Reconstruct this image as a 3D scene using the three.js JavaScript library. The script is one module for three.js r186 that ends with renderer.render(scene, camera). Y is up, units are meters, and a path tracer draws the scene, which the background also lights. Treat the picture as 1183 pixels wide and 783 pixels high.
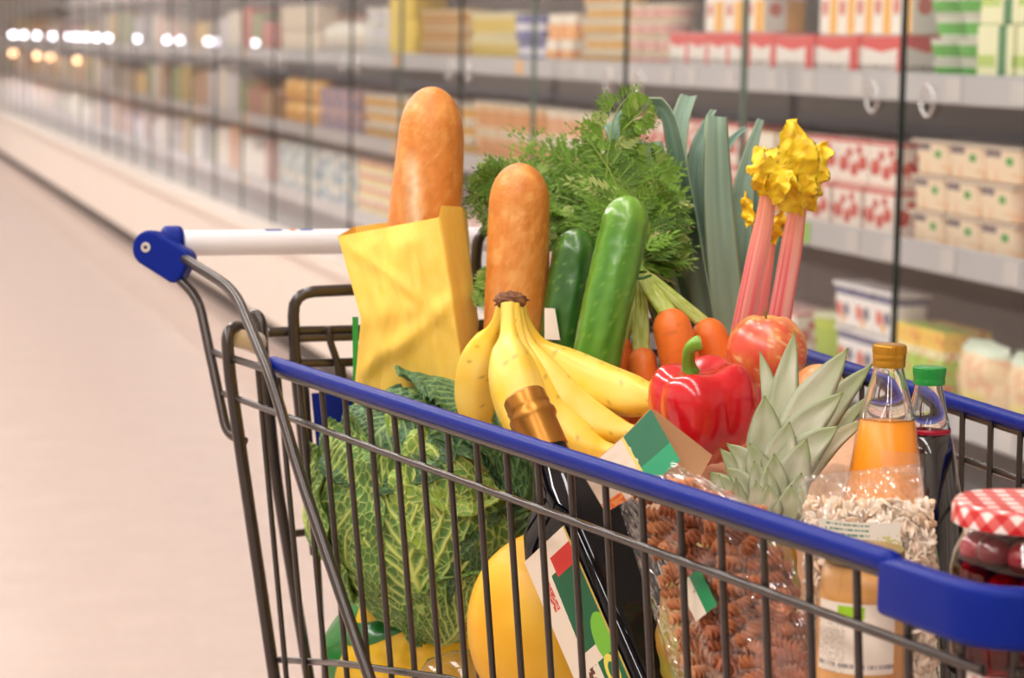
import * as THREE from 'three';
import { RectAreaLightUniformsLib } from 'three/addons/lights/RectAreaLightUniformsLib.js';
import { RoundedBoxGeometry } from 'three/addons/geometries/RoundedBoxGeometry.js';
import { mergeGeometries } from 'three/addons/utils/BufferGeometryUtils.js';
import { ImprovedNoise } from 'three/addons/math/ImprovedNoise.js';

// ---------------------------------------------------------------- camera, light, exposure
const scene = new THREE.Scene();
scene.background = new THREE.Color(0x000000);
const FOCAL = 2960, CX = 591.5, CY = 391.5, EYE = 1.21;          // focal length in pixels of the 1183 x 783 frame
const camera = new THREE.PerspectiveCamera(2 * Math.atan(CY / FOCAL) * 180 / Math.PI, 1183 / 783, 0.05, 80);
camera.position.set(0, EYE, 0);
camera.rotation.order = 'YXZ';
camera.rotation.set(-Math.atan((CY - 50) / FOCAL), 0, 0.018);
camera.focus = 1.87;
camera.userData.fStop = 10;
camera.updateMatrixWorld(true);
scene.add(camera);
const renderer = new THREE.WebGLRenderer({ antialias: true });
renderer.toneMapping = THREE.LinearToneMapping;
renderer.toneMappingExposure = 1.14;
renderer.shadowMap.enabled = true;
RectAreaLightUniformsLib.init();

// the aisle: RHO is the distance to the right of the camera's line down the aisle, Q the distance along it
const BETA = 15.3 * Math.PI / 180, CB = Math.cos(BETA), SB = Math.sin(BETA);
const aisle = (rho, q, y = 0) => new THREE.Vector3(CB * rho - SB * q, y, -SB * rho - CB * q);
const FACE_AISLE = BETA - Math.PI / 2;                            // turns +z to face the aisle
const CEIL = 3.3;
const LIGHT_WARM = new THREE.Color().setRGB(1, 0.97, 0.945);
const LIGHT_POWER = 11;

// ---------------------------------------------------------------- helpers
const V = (x, y, z) => new THREE.Vector3(x, y, z);
const fwd = new THREE.Vector3();
// point seen at pixel (px, py), standing at the distance d in front of the camera
function P(px, py, d) {
  fwd.set((px - CX) / FOCAL, -(py - CY) / FOCAL, -1).applyQuaternion(camera.quaternion);
  const k = d / -fwd.z;
  return V(fwd.x * k, EYE + fwd.y * k, fwd.z * k);
}
const mpp = (d) => d / FOCAL;
function rng(seed) { let s = seed >>> 0; return () => { s = (s + 0x6D2B79F5) >>> 0; let t = Math.imul(s ^ (s >>> 15), 1 | s); t = (t + Math.imul(t ^ (t >>> 7), 61 | t)) ^ t; return ((t ^ (t >>> 14)) >>> 0) / 4294967296; }; }
const perlin = new ImprovedNoise();
const noise = (x, y = 0, z = 0) => perlin.noise(x + 31.7, y + 17.3, z + 5.1);
const fbm = (x, y, z = 0, n = 4) => { let s = 0, a = 0.5; for (let i = 0; i < n; i++) { s += a * noise(x, y, z + i * 7.7); x *= 2.03; y *= 2.03; z *= 2.03; a *= 0.5; } return s; };
const clamp = (x, a = 0, b = 1) => Math.min(b, Math.max(a, x));
const lerp = (a, b, t) => a + (b - a) * t;
const smooth = (a, b, x) => { const t = clamp((x - a) / (b - a)); return t * t * (3 - 2 * t); };
const mix3 = (a, b, t) => [lerp(a[0], b[0], t), lerp(a[1], b[1], t), lerp(a[2], b[2], t)];
const hex = (h) => { const c = new THREE.Color(h); return [c.r, c.g, c.b]; };      // linear
const srgb8 = (h) => [(h >> 16) & 255, (h >> 8) & 255, h & 255];
const taken = {};
function numbered(name) { const n = taken[name] = (taken[name] ?? -1) + 1; return n ? `${name}_${String(n).padStart(3, '0')}` : name; }
function tag(o, label, category, group, kind) {
  if (label) o.userData.label = label;
  if (category) o.userData.category = category;
  if (group) o.userData.group = group;
  if (kind) o.userData.kind = kind;
  return o;
}
function thing(name, label, category, group) { const o = new THREE.Group(); o.name = numbered(name); scene.add(o); return tag(o, label, category, group); }
function shade(m) { m.castShadow = true; m.receiveShadow = true; return m; }
function part(name, geo, mat, parent, label) { const m = shade(new THREE.Mesh(geo, mat)); m.name = name; parent.add(m); if (label) m.userData.label = label; return m; }
function solo(name, geo, mat, label, category, group) { const m = shade(new THREE.Mesh(geo, mat)); m.name = numbered(name); scene.add(m); return tag(m, label, category, group); }
function struct(name, geo, mat, label) { const m = shade(new THREE.Mesh(geo, mat)); m.name = name; scene.add(m); m.userData.kind = 'structure'; m.userData.label = label; m.userData.category = name.split('_')[0]; return m; }
function copyOf(o, label, group) { const c = o.clone(); c.name = numbered(o.name.replace(/_\d{3}$/, '')); c.userData = { ...o.userData }; if (label) c.userData.label = label; if (group) c.userData.group = group; scene.add(c); return c; }
const std = (color, roughness = 0.5, more = {}) => new THREE.MeshPhysicalMaterial({ color, roughness, metalness: 0, side: THREE.DoubleSide, ...more });
const vcol = (roughness = 0.5, more = {}) => std(0xffffff, roughness, { vertexColors: true, ...more });
const clearSheet = (more = {}) => std(0xffffff, 0.04, { transmission: 1, thickness: 0, ior: 1.45, ...more });

function dataTex(w, h, fn, { repeat, srgb = true } = {}) {
  const d = new Uint8Array(w * h * 4);
  for (let j = 0; j < h; j++) for (let i = 0; i < w; i++) { const c = fn((i + 0.5) / w, (j + 0.5) / h), k = (j * w + i) * 4; d[k] = clamp(c[0], 0, 255); d[k + 1] = clamp(c[1], 0, 255); d[k + 2] = clamp(c[2], 0, 255); d[k + 3] = 255; }
  const t = new THREE.DataTexture(d, w, h); t.wrapS = t.wrapT = THREE.RepeatWrapping; t.magFilter = THREE.LinearFilter; t.minFilter = THREE.LinearFilter;
  if (srgb) t.colorSpace = THREE.SRGBColorSpace;
  if (repeat) t.repeat.set(...repeat);
  t.needsUpdate = true; return t;
}
const greyTex = (w, h, fn, o = {}) => dataTex(w, h, (u, v) => { const g = 255 * clamp(fn(u, v)); return [g, g, g]; }, { ...o, srgb: false });

// a grid surface; fn(u, v) -> Vector3, col(u, v) -> linear rgb
function grid(nu, nv, fn, col, closeU = false) {
  const pos = [], uv = [], c = [], idx = [];
  for (let j = 0; j <= nv; j++) for (let i = 0; i <= nu; i++) {
    const u = i / nu, v = j / nv, p = fn(closeU && i === nu ? 0 : u, v); pos.push(p.x, p.y, p.z); uv.push(u, v);
    if (col) c.push(...col(u, v, p));
  }
  for (let j = 0; j < nv; j++) for (let i = 0; i < nu; i++) { const a = j * (nu + 1) + i, b = a + 1, d = a + nu + 1, e = d + 1; idx.push(a, b, e, a, e, d); }
  const g = new THREE.BufferGeometry();
  g.setAttribute('position', new THREE.Float32BufferAttribute(pos, 3)); g.setAttribute('uv', new THREE.Float32BufferAttribute(uv, 2));
  if (col) g.setAttribute('color', new THREE.Float32BufferAttribute(c, 3));
  g.setIndex(idx); g.computeVertexNormals();
  if (closeU) { // weld the seam's normals
    const n = g.attributes.normal;
    for (let j = 0; j <= nv; j++) { const a = j * (nu + 1), b = a + nu, t = V(n.getX(a) + n.getX(b), n.getY(a) + n.getY(b), n.getZ(a) + n.getZ(b)).normalize(); n.setXYZ(a, t.x, t.y, t.z); n.setXYZ(b, t.x, t.y, t.z); }
  }
  return g;
}
// smooth table lookup
function curveTable(list) { return (u) => { const x = clamp(u) * (list.length - 1), i = Math.min(list.length - 2, Math.floor(x)), t = x - i, p0 = list[Math.max(0, i - 1)], p1 = list[i], p2 = list[i + 1], p3 = list[Math.min(list.length - 1, i + 2)]; return Math.max(0, 0.5 * (2 * p1 + (p2 - p0) * t + (2 * p0 - 5 * p1 + 4 * p2 - p3) * t * t + (3 * p1 - p0 - 3 * p2 + p3) * t * t * t)); }; }
function frames(points, n, hint, warp = (u) => u) {
  const curve = points.length > 2 ? new THREE.CatmullRomCurve3(points, false, 'centripetal') : new THREE.LineCurve3(points[0], points[1]);
  const at = [], tan = [], nor = [], bin = [];
  let nrm = (hint ?? V(0.13, 0.2, 1)).clone();
  for (let i = 0; i <= n; i++) {
    const p = curve.getPointAt(warp(i / n)), t = curve.getTangentAt(warp(i / n));
    nrm = nrm.clone().addScaledVector(t, -nrm.dot(t)).normalize();
    at.push(p); tan.push(t); nor.push(nrm); bin.push(V(0, 0, 0).crossVectors(t, nrm));
  }
  return { at, tan, nor, bin, length: curve.getLength() };
}
// a round body along a path; radius(u), shape(u, angle) multiplies it
function sweep(points, radius, nu, nv, { shape, col, hint, flat = 1, shift, cap } = {}) {
  const warp = (u) => (cap ? lerp(u, 0.5 - 0.5 * Math.cos(Math.PI * u), 0.92) : u), f = frames(points, nu, hint, warp), R0 = Array.isArray(radius) ? curveTable(radius) : typeof radius === 'number' ? () => radius : radius;
  const dome = (x, c) => (c <= 0 || x >= c ? 1 : Math.pow(Math.max(0, 1 - Math.pow(1 - x / c, 2)), 0.5)), R = cap ? (u) => R0(u) * Math.max(0.004, dome(u * f.length, cap[0]) * dome((1 - u) * f.length, cap[1])) : R0;
  return grid(nv, nu, (a, u0) => {
    const u = warp(u0), i = Math.round(u0 * nu), th = a * Math.PI * 2, r = R(u) * (shape ? shape(u, th) : 1);
    const p = f.at[i].clone().addScaledVector(f.nor[i], Math.cos(th) * r * flat).addScaledVector(f.bin[i], Math.sin(th) * r);
    return shift ? p.add(shift(u, th)) : p;
  }, col && ((a, u, p) => col(warp(u), a * Math.PI * 2, p)), true);
}
// wire bent along points, closed by flat ends
function wire(points, r, n, seg = 8, bend = true) {
  const list = points.length > 2 && bend ? fillet(points, 0.02) : points;
  const g = sweep(list, (u) => (u <= 0 || u >= 1 ? 0.0001 : r), n ?? Math.max(4, list.length * 3), seg);
  return g;
}
// the same polyline with rounded corners
function fillet(pts, rad) {
  const out = [pts[0].clone()];
  for (let i = 1; i < pts.length - 1; i++) {
    const a = pts[i - 1], b = pts[i], c = pts[i + 1], d1 = a.clone().sub(b), d2 = c.clone().sub(b), k = Math.min(rad, d1.length() * 0.45, d2.length() * 0.45);
    const p = b.clone().addScaledVector(d1.normalize(), k), q = b.clone().addScaledVector(d2.normalize(), k);
    for (let j = 0; j <= 4; j++) { const t = j / 4; out.push(p.clone().multiplyScalar((1 - t) * (1 - t)).addScaledVector(b, 2 * t * (1 - t)).addScaledVector(q, t * t)); }
  }
  out.push(pts[pts.length - 1].clone());
  return out;
}
function polyWire(points, r, seg = 8, rad = 0.02) {                // exact polyline with filleted corners
  const l = points.length > 2 ? fillet(points, rad) : points, n = l.length - 1;
  const tan = l.map((p, i) => V(0, 0, 0).subVectors(l[Math.min(n, i + 1)], l[Math.max(0, i - 1)]).normalize());
  let nrm = V(0.13, 0.2, 1); const nor = tan.map((t) => (nrm = nrm.clone().addScaledVector(t, -nrm.dot(t)).normalize())), bin = tan.map((t, i) => V(0, 0, 0).crossVectors(t, nor[i]));
  return grid(seg, n + 2, (a, u) => {
    const j = Math.round(u * (n + 2)), i = clamp(j - 1, 0, n), th = a * Math.PI * 2, rr = j === 0 || j === n + 2 ? 0.00005 : r;
    return l[i].clone().addScaledVector(nor[i], Math.cos(th) * rr).addScaledVector(bin[i], Math.sin(th) * rr);
  }, null, true);
}
// a leaf blade with thickness: points along the midrib, half width table, fold lifts the edges towards hint
function blade(points, widths, { n = 14, across = 6, fold = 0.3, thick = 0.0012, hint, ruffle = 0, wave = 12, seed = 0, col, curl = 0 } = {}) {
  const f = frames(points, n, hint), W = curveTable(widths);
  return grid(across * 2, n, (a, u) => {
    const i = Math.round(u * n), top = a < 0.5, x = top ? a * 4 - 1 : 3 - a * 4, w = W(u) + 0.0002, ax = Math.abs(x);
    const lift = fold * w * ax + curl * w * ax * ax + ruffle * ax * ax * Math.sin(u * wave + x * 1.7 + seed) + (top ? 1 : -1) * thick * 0.5 * (1 - ax * ax * 0.8);
    return f.at[i].clone().addScaledVector(f.bin[i], x * w).addScaledVector(f.nor[i], lift);
  }, col && ((a, u, p) => col(u, a < 0.5 ? a * 4 - 1 : 3 - a * 4, a < 0.5, p)), true);
}
// a closed body round a centre: fn(direction, theta, phi) -> radius vector
function ball(nu, nv, fn, col) { return grid(nu, nv, (u, v) => { const th = u * Math.PI * 2, ph = v * Math.PI; return fn(th, ph, V(Math.sin(ph) * Math.sin(th), Math.cos(ph), Math.sin(ph) * Math.cos(th))); }, col && ((u, v, p) => col(u * Math.PI * 2, v * Math.PI, p)), true); }
const facet = (g) => { const f = g.toNonIndexed(); f.computeVertexNormals(); return f; };
const lathe = (pairs, n = 40) => new THREE.LatheGeometry(pairs.map(([x, y]) => new THREE.Vector2(x, y)), n);
function prismSweep(points, profile, up = V(0, 1, 0)) {            // a profile (out, up) carried along a level path, ends closed
  const n = points.length - 1, m = profile.length, tan = points.map((p, i) => V(0, 0, 0).subVectors(points[Math.min(n, i + 1)], points[Math.max(0, i - 1)]).normalize());
  const c = profile.reduce((s, p) => [s[0] + p[0] / m, s[1] + p[1] / m], [0, 0]);
  return grid(m, n + 2, (a, u) => { const j = Math.round(u * (n + 2)), i = clamp(j - 1, 0, n), e = j === 0 || j === n + 2, k = Math.round(a * m) % m, out = V(0, 0, 0).crossVectors(tan[i], up).normalize(), q = e ? c : profile[k]; return points[i].clone().addScaledVector(out, q[0]).addScaledVector(up, q[1]); }, null, true);
}
const roundRect = (w, h, r, n = 4) => { const o = []; for (const [sx, sy, a0] of [[1, 1, 0], [-1, 1, 1], [-1, -1, 2], [1, -1, 3]]) for (let i = 0; i <= n; i++) { const a = (a0 + i / n) * Math.PI / 2; o.push([sx * (w / 2 - r) + r * Math.cos(a), sy * (h / 2 - r) + r * Math.sin(a)]); } return o; };
function box(w, h, d, x = 0, y = 0, z = 0, r = 0) { const g = r ? new RoundedBoxGeometry(w, h, d, 2, r) : new THREE.BoxGeometry(w, h, d); g.translate(x, y, z); return g; }
function tint(g, c) { const n = g.attributes.position.count, a = new Float32Array(n * 3); for (let i = 0; i < n; i++) a.set(c, i * 3); g.setAttribute('color', new THREE.BufferAttribute(a, 3)); return g; }

// ---------------------------------------------------------------- ceiling lamps: glowing panels and the area lights in front of them
const lampBody = std(0xd8d8d8, 0.5), lampGlow = new THREE.MeshStandardMaterial({ color: 0xffffff, emissive: LIGHT_WARM, emissiveIntensity: 3.2 });
const lampOrdinals = ['farthest behind the camera', 'behind the camera', 'above the camera', 'above the cart', 'second past the cart', 'third past the cart', 'fourth past the cart', 'fifth past the cart', 'sixth past the cart', 'seventh past the cart', 'eighth past the cart', 'ninth past the cart', 'tenth past the cart', 'eleventh past the cart', 'twelfth past the cart', ...[13, 14, 15, 16, 17, 18, 19, 20, 21].map((n) => `${n}th past the cart`), 'farthest down the aisle'];
for (const [row, rho, gain] of [['fridge-side', 0.25, 0.75], ['far-side', -1.6, 1.7]]) {
  for (let i = 0; i < 25; i++) {
    const q = i < 15 ? -3.2 + i * 2.2 : 29 + (i - 14) * 4.4, at = aisle(rho, q, CEIL - 0.04);
    const t = thing('ceiling_light', `long white ceiling light panel in the ${row} row, ${lampOrdinals[i]}`, 'light', 'ceiling light panels');
    t.position.copy(at); t.rotation.y = BETA;
    part('housing', box(0.34, 0.04, 2.0, 0, 0.02, 0, 0.008), lampBody, t);
    part('diffuser', box(0.3, 0.012, 1.94, 0, -0.004, 0), lampGlow, t);
    const l = new THREE.RectAreaLight(LIGHT_WARM, LIGHT_POWER * gain, 0.3, 1.94);
    l.position.copy(at).add(V(0, -0.014, 0)); l.rotation.set(-Math.PI / 2, 0, 0); l.rotation.order = 'YXZ'; l.rotation.y = BETA;
    l.name = 'ceiling_panel'; scene.add(l);
  }
}

// ---------------------------------------------------------------- the room
const QM = 36.5, QL = 83;
function inAisle(g) { g.rotateY(BETA); return g; }
const floorTex = dataTex(512, 512, (u, v) => {
  const sp = fbm(u * 60, v * 60) * 10 + fbm(u * 8, v * 8, 3) * 10 + noise(u * 190, v * 190) * 4;
  return [197 + sp, 177 + sp, 167 + sp];
});
floorTex.repeat.set(5, 70);
const floorMat = std(0xffffff, 0.34, { map: floorTex, specularIntensity: 0.6 });
const floor = struct('floor', inAisle(box(8, 0.1, QL, 0.2, -0.05, -QM)), floorMat, 'pale pinkish vinyl floor of the supermarket aisle');
struct('ceiling', inAisle(box(8, 0.1, QL, 0.2, CEIL + 0.05, -QM)), std(0xe6e2dc, 0.9), 'white supermarket ceiling above the aisle');
struct('wall_right', inAisle(box(0.1, CEIL, QL, 3.3, CEIL / 2, -QM)), std(0xd8d2c8, 0.9), 'plain light wall behind the fridges');
struct('wall_left', inAisle(box(0.1, CEIL, QL, -3.5, CEIL / 2, -QM)), std(0xd8cdc4, 0.9), 'plain light wall on the open side of the aisle');
struct('wall_back', inAisle(box(8, CEIL, 0.1, 0.2, CEIL / 2, 5)), std(0xd8d2c8, 0.9), 'plain light wall behind the shopper');
struct('wall_front', inAisle(box(8, CEIL, 0.1, 0.2, CEIL / 2, -78)), std(0xb9a698, 0.9), 'plain beige wall at the far end of the aisle');

// ---------------------------------------------------------------- glass-door fridges along the right of the aisle
const Q0 = 4.19, DOOR = 0.8, GLASS = 1.85, RAIL = 1.95;
const M = {
  cream: std(0xe9dccf, 0.35), kick: std(0x4a403a, 0.6), inner: std(0x6a6066, 0.5), shelf: std(0x8f8a8e, 0.35), rail: std(0xb4b0b6, 0.35), tagW: std(0xc4bcbe, 0.5), tagG: std(0x8cc04a, 0.5), tagO: std(0xf0a848, 0.5),
  edge: std(0x1d2a26, 0.15), edge2: std(0x6a7a70, 0.2), chrome: std(0xd8d8d8, 0.12, { metalness: 1 }), pane: clearSheet({ ior: 1.5, roughness: 0.0, color: 0xf6fbf8 }), tray: std(0x3a3844, 0.5),
};
const ordinal = ['nearest the camera and beside the cart front', 'and round handles beside the rhubarb', 'behind the leeks and rhubarb', 'behind the carrot greens', 'behind the baguettes', 'just left of the baguette', 'above the cart handle'];
const SHELVES = [[1.142, 'top'], [0.838, 'middle'], [0.556, 'low']];
const gShelf = box(1.594, 0.02, 0.58, 0, 0, 0), gRail = box(1.592, 0.054, 0.008, 0, 0, 0.294, 0.003), gTag = box(0.06, 0.04, 0.002), gPane = box(0.78, 1.62, 0.006), gEdge = box(0.0032, 1.62, 0.008), gRing = new THREE.TorusGeometry(0.026, 0.0024, 8, 28);
const gPaneFlat = new THREE.PlaneGeometry(0.776, 1.62);
for (let k = -2, m = 0; k <= 30; k += 2, m++) {
  const t = thing('fridge_section', `tall white fridge section with two glass doors ${ordinal[m] ?? `${['eighth', 'ninth', 'tenth', 'eleventh', 'twelfth', 'thirteenth', 'fourteenth', 'fifteenth', 'sixteenth', 'seventeenth'][m - 7]} from the camera along the aisle`}`, 'fridge', 'glass-door fridges along the aisle');
  t.position.copy(aisle(0, Q0 + k * DOOR)); t.rotation.y = FACE_AISLE;        // +z faces the aisle, +x runs back towards the camera
  const Z = (rho) => -rho;
  part('kick_plate', box(1.594, 0.09, 0.03, 0, 0.045, Z(1.80)), M.kick, t);
  part('base_panel', box(1.588, 0.34, 0.05, 0, 0.26, Z(1.765), 0.01), M.cream, t);
  part('base_ledge', box(1.594, 0.03, 0.14, 0, 0.43, Z(1.785)), M.cream, t); part('base_tray', box(1.594, 0.03, 0.8, 0, 0.4, Z(2.26)), M.tray, t);
  part('back_panel', box(1.594, 2.1, 0.03, 0, 1.05, Z(2.66)), M.inner, t);
  part('canopy', box(1.594, 0.3, 0.9, 0, 2.2, Z(2.2)), M.cream, t);
  for (const [y] of [...SHELVES, [1.45]]) {
    const s = part('shelf', gShelf, M.shelf, t); s.position.set(0, y, Z(RAIL + 0.296));
    const r = part('price_rail', gRail, M.rail, s); r.position.set(0, 0.001, 0.0);
    if (m < 3) for (let i = 0; i < 7; i++) { const g = part('price_tag', gTag, (i * 7 + m * 3 + Math.round(y * 10)) % 11 === 0 ? M.tagG : M.tagW, s); g.position.set(-0.7 + i * 0.225 + ((i * 37 + m * 11) % 5) * 0.015, 0.001, 0.2995); }
    else for (let i = 0; i < 2; i++) { const g = part('price_tag', gTag, i ? M.tagO : M.tagW, s); g.position.set(-0.4 + i * 0.7, 0.001, 0.2995); }
  }
  for (const sd of [-1, 1]) {
    const d = part('door', gEdge, M.edge, t); d.position.set(sd * 0.004, 1.25, Z(GLASS));
    const pn = part('pane', gPaneFlat, M.pane, d); pn.position.set(sd * 0.392, 0, 0);
    const hinge = part('edge_strip', gEdge, M.edge2, d); hinge.position.set(sd * 0.788, 0, 0);
    const h = part('handle', gRing, M.chrome, d, 'round chrome ring handle'); h.position.set(sd * 0.115, -0.125, 0.006);
  }
}

// ---------------------------------------------------------------- the goods behind the glass
const qAt = (px, rho) => { const u = (px - CX) / FOCAL, d = rho / (u * CB + SB); return d * (CB - u * SB); };
const matCache = {};
const pm = (c, r = 0.45) => matCache[c + '_' + r] ??= std(c, r);
const printTex = {
  berries: dataTex(128, 128, (u, v) => { let c = srgb8(0xf3e3dc); for (const [x, y, r] of [[0.2, 0.45, 0.16], [0.55, 0.35, 0.14], [0.82, 0.5, 0.15], [0.38, 0.7, 0.1], [0.7, 0.78, 0.1]]) if (Math.hypot(u - x, (v - y) * 0.9) < r) c = Math.hypot(u - x + 0.04, v - y - 0.05) < r * 0.35 ? srgb8(0xe87868) : srgb8(0xc43230); if (v > 0.92) c = srgb8(0xcc3a3c); if (v < 0.1) c = srgb8(0xe9c0b8); return c; }),
  redpack: dataTex(128, 128, (u, v) => { let c = srgb8(0xf2e6e2); if (v > 0.62 + 0.3 * Math.abs(u - 0.45)) c = srgb8(0xdc2f33); if (u > 0.8) c = srgb8(0xd92d30); if (u < 0.78 && v < 0.34 && v > 0.2 && Math.abs(noise(u * 30, v * 30)) > 0.22) c = srgb8(0x59484a); return c; }),
  fruitcup: dataTex(128, 128, (u, v) => { let c = srgb8(0xf0e8ea); if (v > 0.72) c = srgb8(0x4a4f7e); if (Math.hypot(u - 0.3, v - 0.38) < 0.17) c = srgb8(0xd85038); if (Math.hypot(u - 0.66, v - 0.4) < 0.15) c = srgb8(0x3a3f66); if (Math.hypot(u - 0.5, v - 0.18) < 0.1) c = srgb8(0xe8a040); return c; }),
  peachtub: dataTex(128, 128, (u, v) => { let c = srgb8(0xf3d9bf); if (v < 0.5 && fbm(u * 5, v * 5) > 0.05) c = srgb8(0xf0c6a4); if (u > 0.08 && u < 0.5 && v > 0.68 && v < 0.88) c = noise(u * 50, v * 20) > -0.1 ? srgb8(0x3e3556) : srgb8(0xcdb4a6); if (u > 0.62 && u < 0.78 && v > 0.5 && v < 0.7) c = srgb8(0x3aa044); return c; }),
  greenpack: dataTex(128, 128, (u, v) => { let c = srgb8(0xf0ecc4); if (u > 0.62 && u < 0.85) c = srgb8(0x1f7a3e); if (v > 0.3 && v < 0.5 && u < 0.55) c = srgb8(0xb6cf62); return c; }),
  limepack: dataTex(128, 128, (u, v) => { let c = srgb8(0xece8b8); if (v < 0.6) c = srgb8(0xa9c83a); if (v > 0.72) c = srgb8(0xf2c23c); if (fbm(u * 6, v * 6, 2) > 0.16) c = srgb8(0xd8663a); return c; }),
  mixcup: dataTex(128, 128, (u, v) => { let c = srgb8(0xf6ece6); if (u > 0.55 && v < 0.7) c = srgb8(0xf4b040); if (Math.hypot(u - 0.28, v - 0.5) < 0.16) c = srgb8(0xd86a5a); if (v > 0.86) c = srgb8(0xe8d0d8); return c; }),
  peachbag: dataTex(128, 128, (u, v) => { let c = srgb8(0xf0d0aa); if (fbm(u * 5, v * 5, 3) > 0.08) c = srgb8(0xe8b088); if (v > 0.82) c = srgb8(0xd9e2d0); if (v < 0.3 && u > 0.2 && u < 0.8) c = srgb8(0xf2dc88); return c; }),
  goldbag: dataTex(128, 128, (u, v) => { let c = srgb8(0xf0b020); if (fbm(u * 6, v * 6, 5) > 0.1) c = srgb8(0xd85a2a); if (fbm(u * 8, v * 8, 9) > 0.2) c = srgb8(0xf6e8c0); return c; }),
  bluemix: dataTex(128, 128, (u, v) => { const n = fbm(u * 4, v * 4, 11), m = fbm(u * 6, v * 6, 15); let c = n > 0.05 ? srgb8(0x4f86b8) : srgb8(0xdfe4e6); if (m > 0.12) c = srgb8(0x2f8a94); if (m < -0.2) c = srgb8(0xe2b84a); return c; }),
  violetmix: dataTex(128, 128, (u, v) => { const n = fbm(u * 5, v * 5, 21); return n > 0.08 ? srgb8(0x4a3f7a) : n < -0.12 ? srgb8(0xd8a08a) : srgb8(0x9c8fae); }),
  stripes: dataTex(64, 64, (u, v) => (v > 0.7 ? srgb8(0xe06a5a) : v > 0.35 ? srgb8(0xe6c85e) : srgb8(0xf0e2b8))),
  bluepack: dataTex(64, 64, (u, v) => (v > 0.34 && v < 0.62 ? srgb8(0xe9e4ee) : srgb8(0x32439a))),
  orangepack: dataTex(64, 64, (u, v) => (v > 0.6 ? srgb8(0xf3e6d8) : fbm(u * 4, v * 4) > 0 ? srgb8(0xef7f2e) : srgb8(0xf2b05a))),
};
const pt = (k) => matCache['print_' + k] ??= std(0xffffff, 0.4, { map: printTex[k] });
// each builder makes one article standing on y = 0, front at z = 0, as wide as w
function tub(w, h, body, band, lid) { return (o) => { const r = w * 0.47; part('cup', lathe([[0.001, 0], [r * 0.8, 0], [r * 0.84, 0.006], [r * 0.98, h * 0.9], [r, h * 0.93]], 20), pm(body), o).position.z = -r; part('sleeve', lathe([[r * 0.865, h * 0.18], [r * 0.96, h * 0.72]], 20), pm(band), o).position.z = -r + 0.001; part('lid', lathe([[r * 0.9, h * 0.93], [r * 1.04, h * 0.93], [r * 1.04, h], [0.001, h]], 20), pm(lid), o).position.z = -r; }; }
function rectTub(w, h, mat, lid) { return (o) => { const s = (k, z) => roundRect(w * k, w * 0.75 * k, w * 0.16, 5), n = s(1).length; const lev = [[0.02, 0], [0.9, 0], [0.92, h * 0.05], [0.99, h * 0.9]]; const g = grid(n, lev.length - 1, (a, v) => { const [k, y] = lev[Math.round(v * (lev.length - 1))], p = s(k)[Math.round(a * n) % n]; return V(p[0], y, p[1] - w * 0.375); }, null, true); const uv = g.attributes.uv; for (let i = 0; i < uv.count; i++) uv.setXY(i, clamp(g.attributes.position.getX(i) / w + 0.5), clamp(g.attributes.position.getY(i) / h)); part('cup', g, mat, o); const lg = box(w * 1.03, h * 0.1, w * 0.78, 0, h * 0.93, -w * 0.375, h * 0.04); part('lid', lg, pm(lid), o); }; }
function carton(w, h, d, mat, top) { return (o) => { part('pack', box(w * 0.97, h, d, 0, h / 2, -d / 2, 0.004), mat, o); if (top) part('flap', box(w * 0.9, h * 0.05, d * 0.3, 0, h * 1.02, -d / 2), pm(top), o); }; }
function bottleSm(w, h, c, cap) { return (o) => { const r = w * 0.44; part('bottle_body', lathe([[0.001, 0], [r, 0], [r, h * 0.62], [r * 0.4, h * 0.82], [r * 0.4, h * 0.9]], 16), pm(c, 0.25), o).position.z = -r; part('cap', lathe([[r * 0.5, h * 0.88], [r * 0.5, h], [0.001, h]], 16), pm(cap), o).position.z = -r; }; }
function pouch(w, h, mat) { return (o) => { const sh = (k) => grid(14, 14, (u, v) => { const b = Math.pow(Math.max(0, Math.sin(Math.PI * u) * Math.sin(Math.PI * clamp(0.12 + v * 0.88))), 0.4); return V((u - 0.5) * w * 0.97 * (1 - 0.08 * v), v * h * (1 - 0.1 * Math.abs(u - 0.5)), -0.045 + k * (0.04 * b + 0.006 * noise(u * 5, v * 5, w))); }); part('pouch', mergeGeometries([sh(1), sh(-1)]), mat, o); }; }
const goods = [];
// shelf, px from, px to (as seen along the shelf edge), width, height of one, rows stacked, name, label, category, builder
function block(shelf, px0, px1, w, h, rows, name, label, category, build, setBack = 0.045, lift = 0) {
  const q1 = qAt(px0, RAIL + 0.05), q0 = qAt(px1, RAIL + 0.05), n = Math.max(1, Math.round((q1 - q0) / w)), y = SHELVES[shelf][0] + 0.0105 + lift;
  let first = null;
  for (let i = 0; i < n; i++) for (let r = 0; r < rows; r++) {
    let o;
    if (!first) { o = first = thing(name, label, category, label); build(o); } else o = copyOf(first);
    const jit = Math.sin(i * 12.9 + r * 78.2 + px0) * 0.5;
    o.position.copy(aisle(RAIL + setBack + jit * 0.012, lerp(q0, q1, (i + 0.5) / n), y + r * h * 1.005)); o.rotation.y = FACE_AISLE + jit * 0.06;
  }
}
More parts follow.
